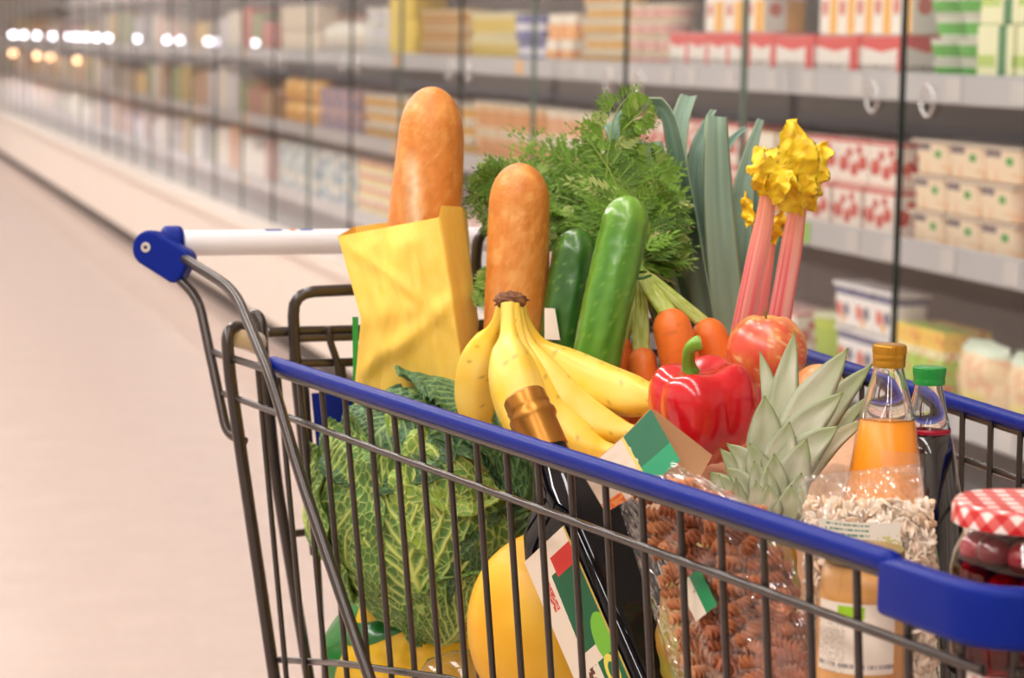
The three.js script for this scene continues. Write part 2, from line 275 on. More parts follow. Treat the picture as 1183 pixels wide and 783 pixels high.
// top shelf, from the picture's right edge to the left
block(0, 1122, 1215, 0.15, 0.105, 2, 'butter_carton', 'cream and green carton on the top shelf right of the green tubs', 'carton', carton(0.15, 0.104, 0.1, pt('greenpack')));
block(0, 1058, 1122, 0.118, 0.04, 5, 'spread_tub', 'flat white tub with green sleeve, stacked on the top shelf right of the door seam', 'tub', tub(0.118, 0.04, 0xf2f0e6, 0x4fae35, 0xf4f2ea));
block(0, 888, 1040, 0.215, 0.085, 1, 'yoghurt_pack', 'white and red yoghurt pack on the top shelf left of the round handles', 'carton', carton(0.215, 0.085, 0.1, pt('redpack')));
block(0, 768, 886, 0.15, 0.09, 1, 'dessert_pack', 'white and red pack on the top shelf above the leeks', 'carton', carton(0.15, 0.09, 0.1, pt('redpack')));
block(0, 716, 764, 0.1, 0.04, 4, 'cream_tub', 'cream tub with pink sleeve stacked on the top shelf above the carrot leaf tip', 'tub', tub(0.1, 0.04, 0xf3e6d8, 0xe6a9a4, 0xf2d9a8));
block(0, 664, 714, 0.1, 0.04, 5, 'cheese_tub', 'pale tub with golden sleeve stacked on the top shelf above the carrot greens', 'tub', tub(0.1, 0.04, 0xf0e0c6, 0xd9a23a, 0xf3ecdf));
block(0, 626, 660, 0.12, 0.07, 2, 'snack_carton', 'orange and white carton on the top shelf right of the blue packs', 'carton', carton(0.12, 0.07, 0.1, pt('orangepack')));
block(0, 592, 624, 0.14, 0.07, 2, 'blue_carton', 'blue and white carton stacked on the top shelf', 'carton', carton(0.14, 0.07, 0.1, pt('bluepack')));
block(0, 536, 588, 0.12, 0.075, 2, 'yellow_tub', 'soft yellow tub stacked on the top shelf left of the blue packs', 'tub', tub(0.12, 0.075, 0xf0dfa0, 0xdcbc3c, 0xf2e8d0));
block(0, 480, 530, 0.12, 0.055, 3, 'mustard_tub', 'brownish yellow tub stacked on the top shelf above the tall baguette', 'tub', tub(0.12, 0.055, 0xe7cf9e, 0xc58c34, 0xe0a04e));
block(0, 446, 476, 0.2, 0.07, 3, 'bright_yellow_pack', 'bright yellow pack stacked on the top shelf', 'carton', carton(0.2, 0.07, 0.12, pm(0xf2cb10)));
block(0, 412, 444, 0.24, 0.06, 3, 'white_tub', 'plain white tub stacked on the top shelf left of the yellow packs', 'tub', tub(0.2, 0.06, 0xf4efe9, 0xe0dbe4, 0xf6f2ee));
block(0, 366, 410, 0.2, 0.16, 1, 'white_bottle', 'white bottle with brown cap on the top shelf', 'bottle', bottleSm(0.2, 0.16, 0xeee0d2, 0xa2623c));
block(0, 322, 364, 0.22, 0.1, 2, 'beige_carton', 'beige and white carton on the top shelf left of the white bottles', 'carton', carton(0.2, 0.1, 0.1, pm(0xe8d2ba)));
block(0, 930, 1036, 0.1, 0.11, 1, 'white_cup_pack', 'white cup pack with orange print on top of the red and white yoghurt packs', 'carton', carton(0.1, 0.11, 0.1, pt('mixcup')), 0.06, 0.0865);
block(0, 800, 866, 0.12, 0.1, 1, 'amber_cup_pack', 'amber and white cup pack standing on the red packs above the leeks', 'carton', carton(0.12, 0.1, 0.1, pt('mixcup')), 0.06, 0.0915);
// middle shelf
block(1, 1174, 1215, 0.12, 0.066, 3, 'red_cup', 'white cup with red sleeve stacked on the middle shelf at the picture edge', 'cup', tub(0.12, 0.066, 0xf2ded6, 0xc83a38, 0xf0e0d8));
block(1, 1052, 1172, 0.155, 0.066, 3, 'peach_tub', 'peach coloured tub with green mark, stacked on the middle shelf right of the door seam', 'tub', rectTub(0.155, 0.066, pt('peachtub'), 0xd8c3b4));
block(1, 928, 1038, 0.15, 0.092, 2, 'berry_yoghurt', 'white yoghurt pack with red berries, stacked on the middle shelf right of the rhubarb', 'carton', carton(0.15, 0.092, 0.1, pt('berries')));
block(1, 868, 926, 0.13, 0.09, 2, 'orange_dessert', 'orange and white pack on the middle shelf behind the rhubarb', 'carton', carton(0.13, 0.09, 0.1, pt('orangepack')));
block(1, 716, 864, 0.16, 0.095, 2, 'pink_yoghurt', 'pale pink yoghurt pack on the middle shelf behind the leeks', 'carton', carton(0.16, 0.095, 0.1, pt('berries')));
block(1, 620, 712, 0.14, 0.09, 2, 'orange_cup', 'pale orange cup on the middle shelf behind the carrot greens', 'cup', tub(0.14, 0.09, 0xf2e4d4, 0xeab088, 0xf3e9dc));
block(1, 540, 616, 0.16, 0.09, 2, 'amber_jar', 'honey coloured jar with white lid on the middle shelf right of the tall baguette', 'jar', tub(0.15, 0.09, 0xeccaa0, 0xe09a60, 0xf6eee2));
block(1, 412, 536, 0.22, 0.055, 3, 'white_gold_tub', 'white tub with golden sleeve stacked on the middle shelf left of the tall baguette', 'tub', tub(0.2, 0.055, 0xf2e8da, 0xe0a63c, 0xf6f0e6));
block(1, 366, 408, 0.24, 0.17, 1, 'violet_carton', 'dusky violet patterned carton on the middle shelf', 'carton', carton(0.24, 0.17, 0.12, pt('violetmix')));
block(1, 320, 364, 0.3, 0.1, 2, 'golden_bag', 'golden yellow bag on the middle shelf', 'bag', pouch(0.3, 0.1, pt('goldbag')));
// low shelf
block(2, 1098, 1215, 0.2, 0.13, 1, 'bread_bag', 'peach and cream bag on the low shelf behind the green-capped bottle', 'bag', pouch(0.2, 0.13, pt('peachbag')));
block(2, 1040, 1096, 0.11, 0.13, 1, 'salad_pack', 'lime and yellow pack on the low shelf behind the bottle caps', 'carton', carton(0.11, 0.13, 0.1, pt('limepack')));
block(2, 968, 1036, 0.105, 0.09, 2, 'fruit_cup', 'white cup with dark fruit print stacked on the low shelf left of the door seam', 'cup', rectTub(0.105, 0.09, pt('fruitcup'), 0xe8e0e4));
block(2, 930, 964, 0.13, 0.1, 1, 'lime_tub', 'lime green tub on the low shelf right of the apple', 'tub', tub(0.13, 0.1, 0xb9cc2c, 0xa6bf20, 0xe9e7c0));
block(2, 412, 452, 0.3, 0.05, 4, 'striped_pack', 'flat yellow and red striped pack stacked on the low shelf left of the tall baguette', 'carton', carton(0.3, 0.05, 0.12, pt('stripes')));
block(2, 366, 408, 0.3, 0.2, 1, 'sky_blue_pack', 'sky blue patterned pack on the low shelf left of the striped packs', 'carton', carton(0.3, 0.2, 0.12, pt('bluemix')));
block(2, 320, 364, 0.3, 0.2, 1, 'teal_white_pack', 'white and teal patterned pack on the low shelf below the golden bags', 'carton', carton(0.3, 0.2, 0.12, pt('bluemix')));
// beyond the picture's right edge
block(0, 1216, 1700, 0.16, 0.1, 2, 'milk_carton', 'pale blue and white carton on the top shelf beyond the green cartons', 'carton', carton(0.15, 0.1, 0.1, pt('bluemix')));
block(1, 1216, 1700, 0.15, 0.08, 2, 'quark_tub', 'white tub with red sleeve on the middle shelf beyond the red cups', 'tub', tub(0.14, 0.08, 0xf4efe9, 0xd86a5a, 0xf6f2ee));
block(2, 1216, 1700, 0.16, 0.1, 1, 'cream_pack', 'cream and amber pack on the low shelf beyond the peach bags', 'carton', carton(0.15, 0.1, 0.1, pt('orangepack')));
block(2, 456, 926, 0.17, 0.09, 1, 'pudding_pack', 'pale pack with red berries on the low shelf behind the groceries', 'carton', carton(0.16, 0.09, 0.1, pt('berries')));
// far along the aisle: single large packs, each a few pixels wide
{
  const R = rng(5), tones = [0xb98a62, 0xe0c39a, 0xd88a4a, 0xefe0d2, 0x9a8a7c, 0xc9a13c, 0xe6b9b0, 0xf0e6dc, 0xb06a5a, 0x8a9a5e, 0xd9d0da, 0xcf5a50, 0xefc070, 0xe8d8c8, 0x6e6a80, 0xe9a8a0];
  const tone = ['tan', 'sand', 'amber', 'ivory', 'grey-brown', 'ochre', 'rose', 'off-white', 'brick', 'olive', 'lilac', 'red', 'apricot', 'eggshell', 'slate', 'salmon'];
  const shelfName = ['top', 'middle', 'low'], protos = {};
  for (let s = 0; s < 3; s++) for (let q = qAt(318, RAIL + 0.05) + 0.12; q < 28; ) {
    const i = Math.floor(R() * 16), w = q < 16 ? 0.26 + R() * 0.16 : 0.4 + R() * 0.3, h = 0.11 + R() * 0.11, y = SHELVES[s][0] + 0.0105;
    const key = s + '_' + i, label = `${tone[i]} coloured pack on the ${shelfName[s]} shelf far down the aisle`;
    let o; if (!protos[key]) { o = protos[key] = thing('distant_pack', label, 'pack', label); carton(0.3, 0.15, 0.14, pm(tones[i]), tones[(i + 3) % 16])(o); } else o = copyOf(protos[key]);
    o.scale.set(w / 0.3, h / 0.15, 1); o.position.copy(aisle(RAIL + 0.06, q + w / 2, y)); o.rotation.y = FACE_AISLE; q += w + 0.01;
  }
}
// the low display counter across the aisle and its lamps: out of the frame, but mirrored in the fridge doors
{
  const counterMat = std(0xcbb8ac, 0.5), railMat = std(0x8a8488, 0.4);
  const place = ['from the cart onward', 'second from the cart', 'third from the cart', 'fourth from the cart', 'fifth from the cart', 'last in the row'];
  for (let i = 0; i < 6; i++) {
    const t = thing('display_counter', `long low display counter across the aisle, ${place[i]}`, 'counter', 'display counters across the aisle');
    t.position.copy(aisle(-2.1, 14 + i * 10.6)); t.rotation.y = BETA;
    part('base', box(0.7, 0.75, 10.5, 0, 0.375, 0, 0.01), counterMat, t); part('top', box(0.74, 0.04, 10.52, 0, 0.772, 0, 0.01), railMat, t);
    part('lamp_rail', box(0.03, 0.03, 10.5, 0.3, 1.1, 0), railMat, t);
    for (const z of [-5, 0, 5]) part('rail_post', box(0.03, 0.31, 0.03, 0.3, 0.94, z), railMat, t);
  }
  const bulb = (c, e) => new THREE.MeshStandardMaterial({ color: 0xffffff, emissive: new THREE.Color(c), emissiveIntensity: e });
  const white = bulb(0xf4f0ff, 11), warm = bulb(0xffc890, 8), g = new THREE.SphereGeometry(1, 14, 10), socket = new THREE.CylinderGeometry(1, 1, 1, 12);
  for (const [px, py] of [[15, 45], [28, 45], [42, 45], [60, 45], [80, 45], [89, 45], [100, 45], [112, 45], [125, 45], [158, 45], [193, 45], [208, 45], [240, 45], [249, 45], [295, 45], [15, 60], [42, 60], [58, 60], [89, 60]]) {
    const low = py > 50, rho = low ? -1.62 : -1.8, d = P(px, py, 1).sub(camera.position), k = (2 * GLASS - rho) / (d.x * CB - d.z * SB), q = (-d.x * SB - d.z * CB) * k, r = 0.0011 * q;
    const t = thing('counter_lamp', low ? 'small amber lamp on the front of the counter, mirrored in the fridge doors' : 'small white lamp on the counter rail, mirrored in the fridge doors', 'lamp', low ? 'amber counter lamps' : 'white counter lamps');
    t.position.copy(aisle(rho, q, low ? 0.7 : 1.115 + r)); t.rotation.y = BETA;
    part('bulb', g, low ? warm : white, t).scale.setScalar(r);
    const sk = part('socket', socket, railMat, t); if (low) { sk.rotation.z = Math.PI / 2; sk.scale.set(r * 0.5, 0.06, r * 0.5); sk.position.x = -r * 0.9 - 0.02; } else { sk.scale.set(r * 0.7, r * 0.5, r * 0.7); sk.position.y = -r * 1.0; }
    const l = new THREE.PointLight(low ? 0xffc890 : 0xf4f0ff, low ? 0.3 : 0.6); l.position.copy(t.position); l.castShadow = true; scene.add(l);
  }
}

// ---------------------------------------------------------------- the shopping cart
// cart axes: t runs forward along the cart, s from its near side to its far side, measured from the near front corner of the rim
const CART_A = 21.667 * Math.PI / 180, cf = V(Math.sin(CART_A), 0, Math.cos(CART_A)), cs = V(Math.cos(CART_A), 0, -Math.sin(CART_A)), C0 = V(0.2496, 0, -1.287);
const K = (t, s, y) => C0.clone().addScaledVector(cf, t).addScaledVector(cs, s).setY(y);
const sN = (t) => 0.0936 * t, sF = (t) => 0.3025 - 0.0936 * t;
const toCart = (p) => { const d = p.clone().sub(C0); return [d.dot(cf), d.dot(cs), p.y]; };
const across = (p) => { const [t, s, y] = toCart(p); return K(t, sN(t) + sF(t) - s, y); };       // the same point on the other side of the cart
const RIM = 0.933, TR = -1.09, floorY = (t) => 0.755 + 0.12 * t;
const wireMat = std(0x3a322e, 0.32, { metalness: 0.55, clearcoat: 0.5, clearcoatRoughness: 0.25 }), blueMat = std(0x04207e, 0.4, { specularIntensity: 0.28 }), whiteMat = std(0xe9e6ea, 0.3, { clearcoat: 0.4 }), creamMat = std(0xe0d4c6, 0.5);
const cart = thing('shopping_cart', 'dark wire shopping cart with blue rim covers and white handle, full of groceries', 'shopping cart');
const WR = 0.0025;
const lean = (t) => [0.19 * clamp(-t), 0.05];                       // forward and inward shift of the side wires per metre down
function sidePoint(t, y, far) { const h = RIM - y, [a, b] = lean(t), tt = t + a * h, s = far ? sF(t) - b * h : sN(t) + b * h; return K(tt, s, y); }
for (const far of [false, true]) {
  const side = far ? sF : sN;
  // rim wire, cover, long wires
  part('rim_wire', polyWire([K(TR - 0.05, side(TR - 0.05), RIM - 0.006), K(-0.02, side(-0.02), RIM - 0.006)], 0.0034), wireMat, cart);
  part('rim_cover', sweep([K(-1.0, side(-1.0), RIM + 0.001), K(-0.5, side(-0.5), RIM + 0.001), K(-0.085, side(-0.085), RIM + 0.001)], 0.0066, 40, 16, { cap: [0.005, 0.005] }), blueMat, cart, 'blue plastic cover clipped over the rim');
  for (const [dy, r] of [[0.041, 0.0029], [0.235, 0.0029]]) {
    const t0 = dy > 0.2 ? -0.9 : TR - 0.035, pts = []; for (let i = 0; i <= 8; i++) { const t = lerp(t0, -0.012, i / 8); pts.push(sidePoint(t, dy > 0.2 ? Math.min(0.748, 0.713 + 0.16 * (t + 0.83)) : RIM - dy, far)); }
    if (RIM - dy > 0.72 || true) part('side_rail', polyWire(dy > 0.2 ? [P(322, 762, 2.235), ...pts].map((p, i) => (i === 0 && far ? across(p) : p)) : pts, r, 8, 0.002), wireMat, cart);
  }
  for (let i = 0; i < 22; i++) {
    const t = -1.045 + i * (1.045 - 0.035) / 21;
    part('side_wire', polyWire([sidePoint(t, RIM - 0.004, far).addScaledVector(cs, far ? -0.0045 : 0.0045), sidePoint(t, floorY(t), far).addScaledVector(cs, far ? -0.0045 : 0.0045)], WR), wireMat, cart);
  }
}
// bumper round the front of the rim
{
  const path = [], r = 0.035, sA = sN(-0.09), sB = sF(-0.09);
  const pts = [K(-0.093, sN(-0.093), RIM - 0.012), K(0.004, -0.004, RIM - 0.012), K(0.004, sF(0) + 0.004, RIM - 0.012), K(-0.093, sF(-0.093), RIM - 0.012)];
  const fl = fillet(pts, r);
  part('bumper', prismSweep(fl, roundRect(0.0135, 0.033, 0.005)), blueMat, cart, 'blue plastic bumper wrapped round the front corners');
  for (const dy of [0.041, 0.1, 0.16]) part('front_rail', polyWire([K(0, 0.012 + dy * 0.05, RIM - dy), K(0, -0.012 + sF(0) - dy * 0.05, RIM - dy)], 0.0028), wireMat, cart);
  for (let i = 0; i < 9; i++) { const s = 0.016 + i * (sF(0) - 0.03) / 8; part('front_wire', polyWire([K(-0.005, s, RIM - 0.02), K(-0.005, s, floorY(0))], WR), wireMat, cart); }
}
// basket floor
for (let i = 0; i < 13; i++) { const k = i / 12; part('floor_wire', polyWire([sidePoint(TR + 0.05, floorY(TR), false).lerp(sidePoint(TR + 0.05, floorY(TR), true), k), sidePoint(-0.005, floorY(0), false).lerp(sidePoint(-0.005, floorY(0), true), k)], WR), wireMat, cart); }
for (let i = 0; i < 9; i++) { const t = lerp(TR + 0.05, -0.005, i / 8); part('floor_rail', polyWire([sidePoint(t, floorY(t) - 0.005, false), sidePoint(t, floorY(t) - 0.005, true)], 0.0028), wireMat, cart); }
// handle with end caps
{
  const hL = P(208, 281, 2.375), hR = across(hL), ax = hR.clone().sub(hL).normalize();
  part('handle', sweep([hL.clone(), hL.clone().lerp(hR, 0.5), hR.clone()], 0.0122, 40, 24, { cap: [0.003, 0.003] }), whiteMat, cart, 'smooth white push handle');
  // small printed mark on the handle
  const inkB = std(0x2a4aa0, 0.4), inkO = std(0xe87a30, 0.4), q = new THREE.Quaternion().setFromUnitVectors(V(1, 0, 0), ax);
  for (const [k, w, m] of [[0.165, 0.016, inkB], [0.2, 0.005, inkO], [0.225, 0.012, inkB]]) { const g = new THREE.CylinderGeometry(0.01235, 0.01235, w, 16, 1, true, 1.15, 0.4); g.rotateZ(Math.PI / 2); const mk = part('printed_mark', g, m, cart); mk.position.copy(hL).lerp(hR, k); mk.quaternion.copy(q); }
  for (const far of [false, true]) {
    const f = (p) => (far ? across(p) : p);
    // end cap: a rounded shell that grips the handle and both bracket wires
    const a = P(176, 287, 2.36), b = P(209, 306, 2.35), u = b.clone().sub(a), len = u.length(); u.normalize();
    const nrm = V(-0.42, 0.16, 0.89).normalize(); nrm.addScaledVector(u, -nrm.dot(u)).normalize(); const w = V(0, 0, 0).crossVectors(nrm, u);
    const sh = new THREE.Shape(); const R1 = 0.0132; sh.absarc(0, 0, R1, Math.PI / 2, -Math.PI / 2, false); sh.lineTo(len, -0.0145); sh.quadraticCurveTo(len + 0.006, -0.013, len + 0.006, -0.006); sh.lineTo(len + 0.006, 0.008); sh.quadraticCurveTo(len + 0.005, 0.0125, len, 0.0128); sh.lineTo(0, R1);
    const g = new THREE.ExtrudeGeometry(sh, { depth: 0.012, bevelEnabled: true, bevelSize: 0.0035, bevelThickness: 0.0035, bevelSegments: 4, curveSegments: 16 }); g.translate(0, 0, -0.006);
    const m4 = new THREE.Matrix4().makeBasis(u, w, nrm).setPosition(a); g.applyMatrix4(m4);
    const place = (geo) => { if (!far) return geo; const p = geo.attributes.position; for (let i = 0; i < p.count; i++) { const q2 = across(V(p.getX(i), p.getY(i), p.getZ(i))); p.setXYZ(i, q2.x, q2.y, q2.z); } geo.computeVertexNormals(); return geo; };
    const cap = part('end_cap', place(g), blueMat, cart, 'blue plastic end cap with a screw');
    part('collar', place(sweep([P(184, 281, 2.372), P(214, 281, 2.378)], 0.0165, 20, 20, { cap: [0.006, 0.006] })), blueMat, cap);
    const sc = new THREE.CylinderGeometry(0.0048, 0.0048, 0.0025, 18); sc.rotateX(Math.PI / 2); sc.translate(-0.002, 0, 0.0095); sc.applyMatrix4(m4); part('screw', place(sc), M.chrome, cap);
    const sk = new THREE.CylinderGeometry(0.002, 0.002, 0.0028, 6); sk.rotateX(Math.PI / 2); sk.translate(-0.002, 0, 0.0098); sk.applyMatrix4(m4); part('screw_socket', place(sk), wireMat, cap);
    // bracket wires, posts, hooks
    const bar = (name, pts, r, rad = 0.03) => part(name, polyWire(pts.map(([x, y, d]) => f(P(x, y, d))), r, 12, rad), wireMat, cart);
    part('brace', polyWire([...[[212, 298, 2.345], [271, 335, 2.27], [312, 432, 2.15], [350, 560, 2.075], [427, 783, 1.965]].map(([x, y, d]) => P(x, y, d)), K(-0.62, sN(-0.62) + 0.02, 0.5), K(-0.55, sN(-0.55) + 0.03, 0.14)].map(f), 0.0049, 12, 0.03), wireMat, cart);
    bar('bracket', [[202, 318, 2.35], [229, 344, 2.33], [262, 500, 2.28], [282, 510, 2.262]], 0.0046, 0.025);
    const low = (x0, y0, x1, y1, d0, d1) => { const A = P(x0, y0, d0), B = P(x1, y1, d1), k = (0.13 - A.y) / (B.y - A.y); return A.clone().lerp(B, k); };
    const post = (name, list, r) => { const pts = list.map(([x, y, d]) => P(x, y, d)), n = list.length, A = list[n - 2], B = list[n - 1]; pts.push(low(A[0], A[1], B[0], B[1], A[2], B[2])); part(name, polyWire(pts.map(f), r, 12, 0.02), wireMat, cart); return f(pts[n]); };
    const p1 = post('post', [[287, 392, 2.30], [276, 375, 2.285], [262, 384, 2.265], [265, 430, 2.262], [284, 560, 2.255], [317, 783, 2.235]], 0.0056);
    const p2 = post('post', [[288, 385, 2.37], [290, 362, 2.37], [301, 366, 2.36], [304, 410, 2.35], [320, 560, 2.345], [357, 783, 2.33]], 0.0054);
    const clip = part('clip', place(sweep([P(266, 386, 2.275), P(284, 391, 2.3), P(300, 398, 2.345)], 0.0105, 20, 16, { flat: 0.8, cap: [0.008, 0.008] })), creamMat, cart, 'cream plastic clip on the hinge');
    bar('cross_stub', [[334, 617, 2.34], [384, 611, 2.36], [470, 600, 2.40]], 0.0036);
    // lower frame and castors
    const fr = K(-0.12, far ? sF(-0.12) - 0.03 : sN(-0.12) + 0.03, 0.14);
    part('base_rail', polyWire([p1.clone(), fr], 0.0075, 12), wireMat, cart);
    for (const q2 of [p1, fr]) {
      const w0 = part('castor', box(0.03, 0.05, 0.05, 0, 0, 0, 0.008), wireMat, cart); w0.position.set(q2.x, 0.105, q2.z); w0.rotation.y = CART_A;
      const wg = new THREE.CylinderGeometry(0.05, 0.05, 0.026, 28); wg.rotateZ(Math.PI / 2); const wh = part('wheel', wg, std(0x4a4a4c, 0.6), w0); wh.position.set(0, -0.055, 0.0);
    }
  }
  // rear gate with child seat
  const gate = (x0, y0, x1, y1, r, name = 'gate_rail') => { const a = P(x0, y0, 2.30), [t, , ya] = toCart(a); part(name, polyWire([a, across(a)], r, 12), wireMat, cart); };
  gate(310, 384, 0, 0, 0.0050); gate(346, 391, 0, 0, 0.0034); gate(318, 421, 0, 0, 0.0042);
  const gp = (px, py, off = 0) => { // point of the slanted rear gate under pixel
    const a = P(310, 384, 2.30), [t0] = toCart(a), d = P(px, py, 1).sub(camera.position), o = camera.position.clone().sub(C0); const k = (t0 + off - o.dot(cf)) / d.dot(cf); return camera.position.clone().addScaledVector(d, k);
  };
  const gl = (name, pts, r, off = 0, rad = 0.02) => part(name, polyWire(pts.map(([x, y]) => gp(x, y, off)), r, 12, rad), wireMat, cart);
  gl('seat_frame', [[365, 640], [341, 420], [338, 338], [480, 331], [640, 322], [655, 420], [670, 560]], 0.0054, 0.01, 0.02);
  for (let i = 0; i < 7; i++) { const x = 380 + i * 44; gl('gate_wire', [[x, 377 - i * 2], [x + 1, 394 - i * 2], [x + 10, 418 - i * 2], [x + 14, 560], [x + 20, 720]], 0.0034, 0.012, 0.012); }
  for (let i = 0; i < 9; i++) { const x = 352 + i * 44; gl('gate_wire', [[x, 421 - i * 2], [x + 14, 620], [x + 24, 800]], 0.0026, 0.002, 0.012); }
  gl('seat_hook', [[565, 262], [552, 275], [549, 310], [558, 332], [548, 352]], 0.0052, 0.03, 0.014);
  // blue flap of the child seat
  const fl = [gp(361, 455, 0.016), gp(470, 448, 0.016), gp(481, 528, 0.016), gp(369, 535, 0.016)];
  const fg = grid(10, 8, (u, v) => fl[0].clone().lerp(fl[1], u).lerp(fl[3].clone().lerp(fl[2], u), v)), fb = fg.clone(); fb.translate(cf.x * -0.004, 0, cf.z * -0.004);
  part('seat_flap', mergeGeometries([fg, fb]), blueMat, cart, 'blue plastic child seat flap');
}

// ---------------------------------------------------------------- bread and the yellow bag
const crustBump = greyTex(512, 512, (u, v) => 0.5 + 0.6 * fbm(u * 26, v * 60, 1, 4) + 0.15 * noise(u * 120, v * 260)); crustBump.repeat.set(1, 1);
const crust = (seed, sc, path, tone = 0) => (u, th, p) => {
  const n = fbm(p.x * 90, p.y * 60, p.z * 90 + seed, 4), f = noise(p.x * 420, p.y * 420, p.z * 420 + seed);
  let c = mix3(hex(0xe89a48), hex(0xd07a2a), clamp(0.5 + n * 1.2 + tone)); c = mix3(c, hex(0xf2c07c), clamp(f * 0.5 - 0.05) + clamp(-n * 1.1 - 0.1)); const s = sc ? sc(u, th) : 0; return mix3(c, hex(0xf4dab0), s * (0.85 + 0.5 * noise(p.y * 300, p.x * 200))); };
{
  // tall baguette: a long score runs down its front left
  const R = [0.0262, 0.0272, 0.029, 0.0306, 0.0318, 0.032, 0.0315, 0.032, 0.033, 0.0335, 0.0335, 0.033, 0.032, 0.03].map((r) => r * 1.04);
  const score = (u, th) => { const d = th - 0.62 + (u - 0.1) * 3.2 + 0.05 * noise(u * 40, 2), w = 0.17; return u > 0.1 && u < 0.4 ? Math.exp(-Math.pow(d / w, 2)) * smooth(0.1, 0.14, u) * smooth(0.4, 0.3, u) : 0; };
  const path = [P(499, 100, 2.225), P(498, 160, 2.225), P(490, 260, 2.225), P(478, 400, 2.225), P(470, 560, 2.225), P(468, 760, 2.225)];
  const shape = (u, th) => 1 + 0.045 * fbm(u * 9, Math.cos(th) * 1.5, Math.sin(th) * 1.5, 3) - 0.13 * score(u, th) + 0.12 * score(u, th - 0.27) + 0.06 * score(u, th + 0.22);
  solo('baguette', sweep(path, R, 150, 64, { cap: [0.04, 0.03], shape, col: crust(1, score), hint: V(0, 0.05, 1) }), vcol(0.46, { clearcoat: 0.12, clearcoatRoughness: 0.5, bumpMap: crustBump, bumpScale: 0.0009 }), 'tall golden baguette with a long score, standing in the yellow paper bag', 'baguette');
  const path2 = [P(601, 188, 2.165), P(600, 240, 2.165), P(598, 320, 2.165), P(596, 400, 2.17), P(600, 520, 2.2), P(606, 640, 2.2), P(610, 740, 2.2)];
  const R2 = [0.0245, 0.0258, 0.0268, 0.0275, 0.0278, 0.0284, 0.0292, 0.0298, 0.029, 0.028, 0.027, 0.026];
  const sc2 = (u, th) => (u > 0.2 && u < 0.42 ? 0.8 * Math.exp(-Math.pow((th - 0.62) / 0.06, 2)) * smooth(0.2, 0.3, u) : 0);
  solo('baguette', sweep(path2, R2, 120, 56, { cap: [0.032, 0.03], shape: (u, th) => 1 + 0.04 * fbm(u * 8 + 5, Math.cos(th) * 1.5, Math.sin(th) * 1.5, 3) - 0.06 * sc2(u, th), col: crust(7, sc2, 0, 0.08), hint: V(0, 0.05, 1) }), vcol(0.46, { clearcoat: 0.12, clearcoatRoughness: 0.5, bumpMap: crustBump, bumpScale: 0.0009 }), 'shorter bare baguette behind the bananas', 'baguette');
}
{
  const stripes = dataTex(1024, 256, (u, v) => { const s = Math.sin(u * 2 * Math.PI * 110), k = smooth(0.1, 0.8, s) * (0.75 + 0.25 * noise(u * 40, v * 30)), n = fbm(u * 20, v * 20) * 8; return mix3([255, 208 + n, 62 + n], [255, 228 + n, 160 + n], k); });
  const bagMat = std(0xffffff, 0.62, { map: stripes });
  // mouth and foot of the bag, going round: front left, front right, right fold, back right, back left
  const top = [P(390, 273, 2.185), P(507, 251, 2.16), P(509, 237, 2.165), P(534, 239, 2.2), P(540, 245, 2.28), P(408, 262, 2.285)];
  const midA = [P(417, 368, 2.17), P(523, 352, 2.15), P(525, 352, 2.152), P(553, 372, 2.2), P(548, 372, 2.285), P(424, 370, 2.29)];
  const midB = [P(409, 455, 2.19), P(537, 450, 2.155), P(539, 450, 2.157), P(549, 455, 2.2), P(546, 455, 2.28), P(422, 455, 2.29)];
  const foot = [P(425, 740, 2.24), P(520, 735, 2.235), P(521, 735, 2.235), P(527, 735, 2.24), P(527, 735, 2.27), P(430, 740, 2.27)];
  const w = [0, 0.42, 0.425, 0.54, 0.62, 1].map((x) => x), loopW = [0, 0.4, 0.41, 0.52, 0.6, 0.93, 1];
  const at = (list, a) => { const l = [...list, list[0]]; for (let i = 0; i < 6; i++) if (a <= loopW[i + 1] || i === 5) { const k = clamp((a - loopW[i]) / (loopW[i + 1] - loopW[i])); return l[i].clone().lerp(l[i + 1], k); } };
  const bag = grid(150, 70, (a, v) => {
    const p = v < 0.25 ? at(top, a).lerp(at(midA, a), v / 0.25) : v < 0.45 ? at(midA, a).lerp(at(midB, a), (v - 0.25) / 0.2) : at(midB, a).lerp(at(foot, a), (v - 0.45) / 0.55);
    const inside = smooth(0, 0.05, a) * smooth(0.41, 0.36, a) + smooth(0.42, 0.45, a) * smooth(0.6, 0.56, a), fade = smooth(0, 0.06, v);
    // soft creases
    const x = a * 9, y = v * 9, cr = (k, ang, off, wd) => { const d = x * Math.cos(ang) + y * Math.sin(ang) - off; return k * (1 - Math.abs(clamp(d / wd, -1, 1))); };
    const z = cr(0.005, 1.45, 3.1, 0.4) * smooth(0.03, 0.1, a) * smooth(0.3, 0.16, a) + cr(0.0035, 0.5, 2.0, 0.5) + cr(0.004, 1.2, 3.3, 0.3) + cr(0.003, 2.2, 0.1, 0.3) + cr(-0.003, 0.2, 1.6, 0.6) + 0.006 * fbm(a * 12, v * 5, 2, 3);
    p.z += (z - 0.004) * fade * (0.3 + 0.7 * inside) + 0.012 * Math.sin(clamp(a / 0.4) * Math.PI) * fade; return p;
  }, null, true);
  const b = thing('paper_bag', 'yellow pinstriped paper bag holding the tall baguette', 'bag');
  part('bag_body', bag, bagMat, b);
  part('seam_strip', grid(4, 30, (a, v) => P(lerp(lerp(411, 409, v), lerp(418, 414, v), a) - 4 * (1 - v), lerp(366, 560, v) , 2.185 + 0.02 * v + 0.006)), std(0x2f9a3e, 0.5), b, 'green printed edge of the bag');
}

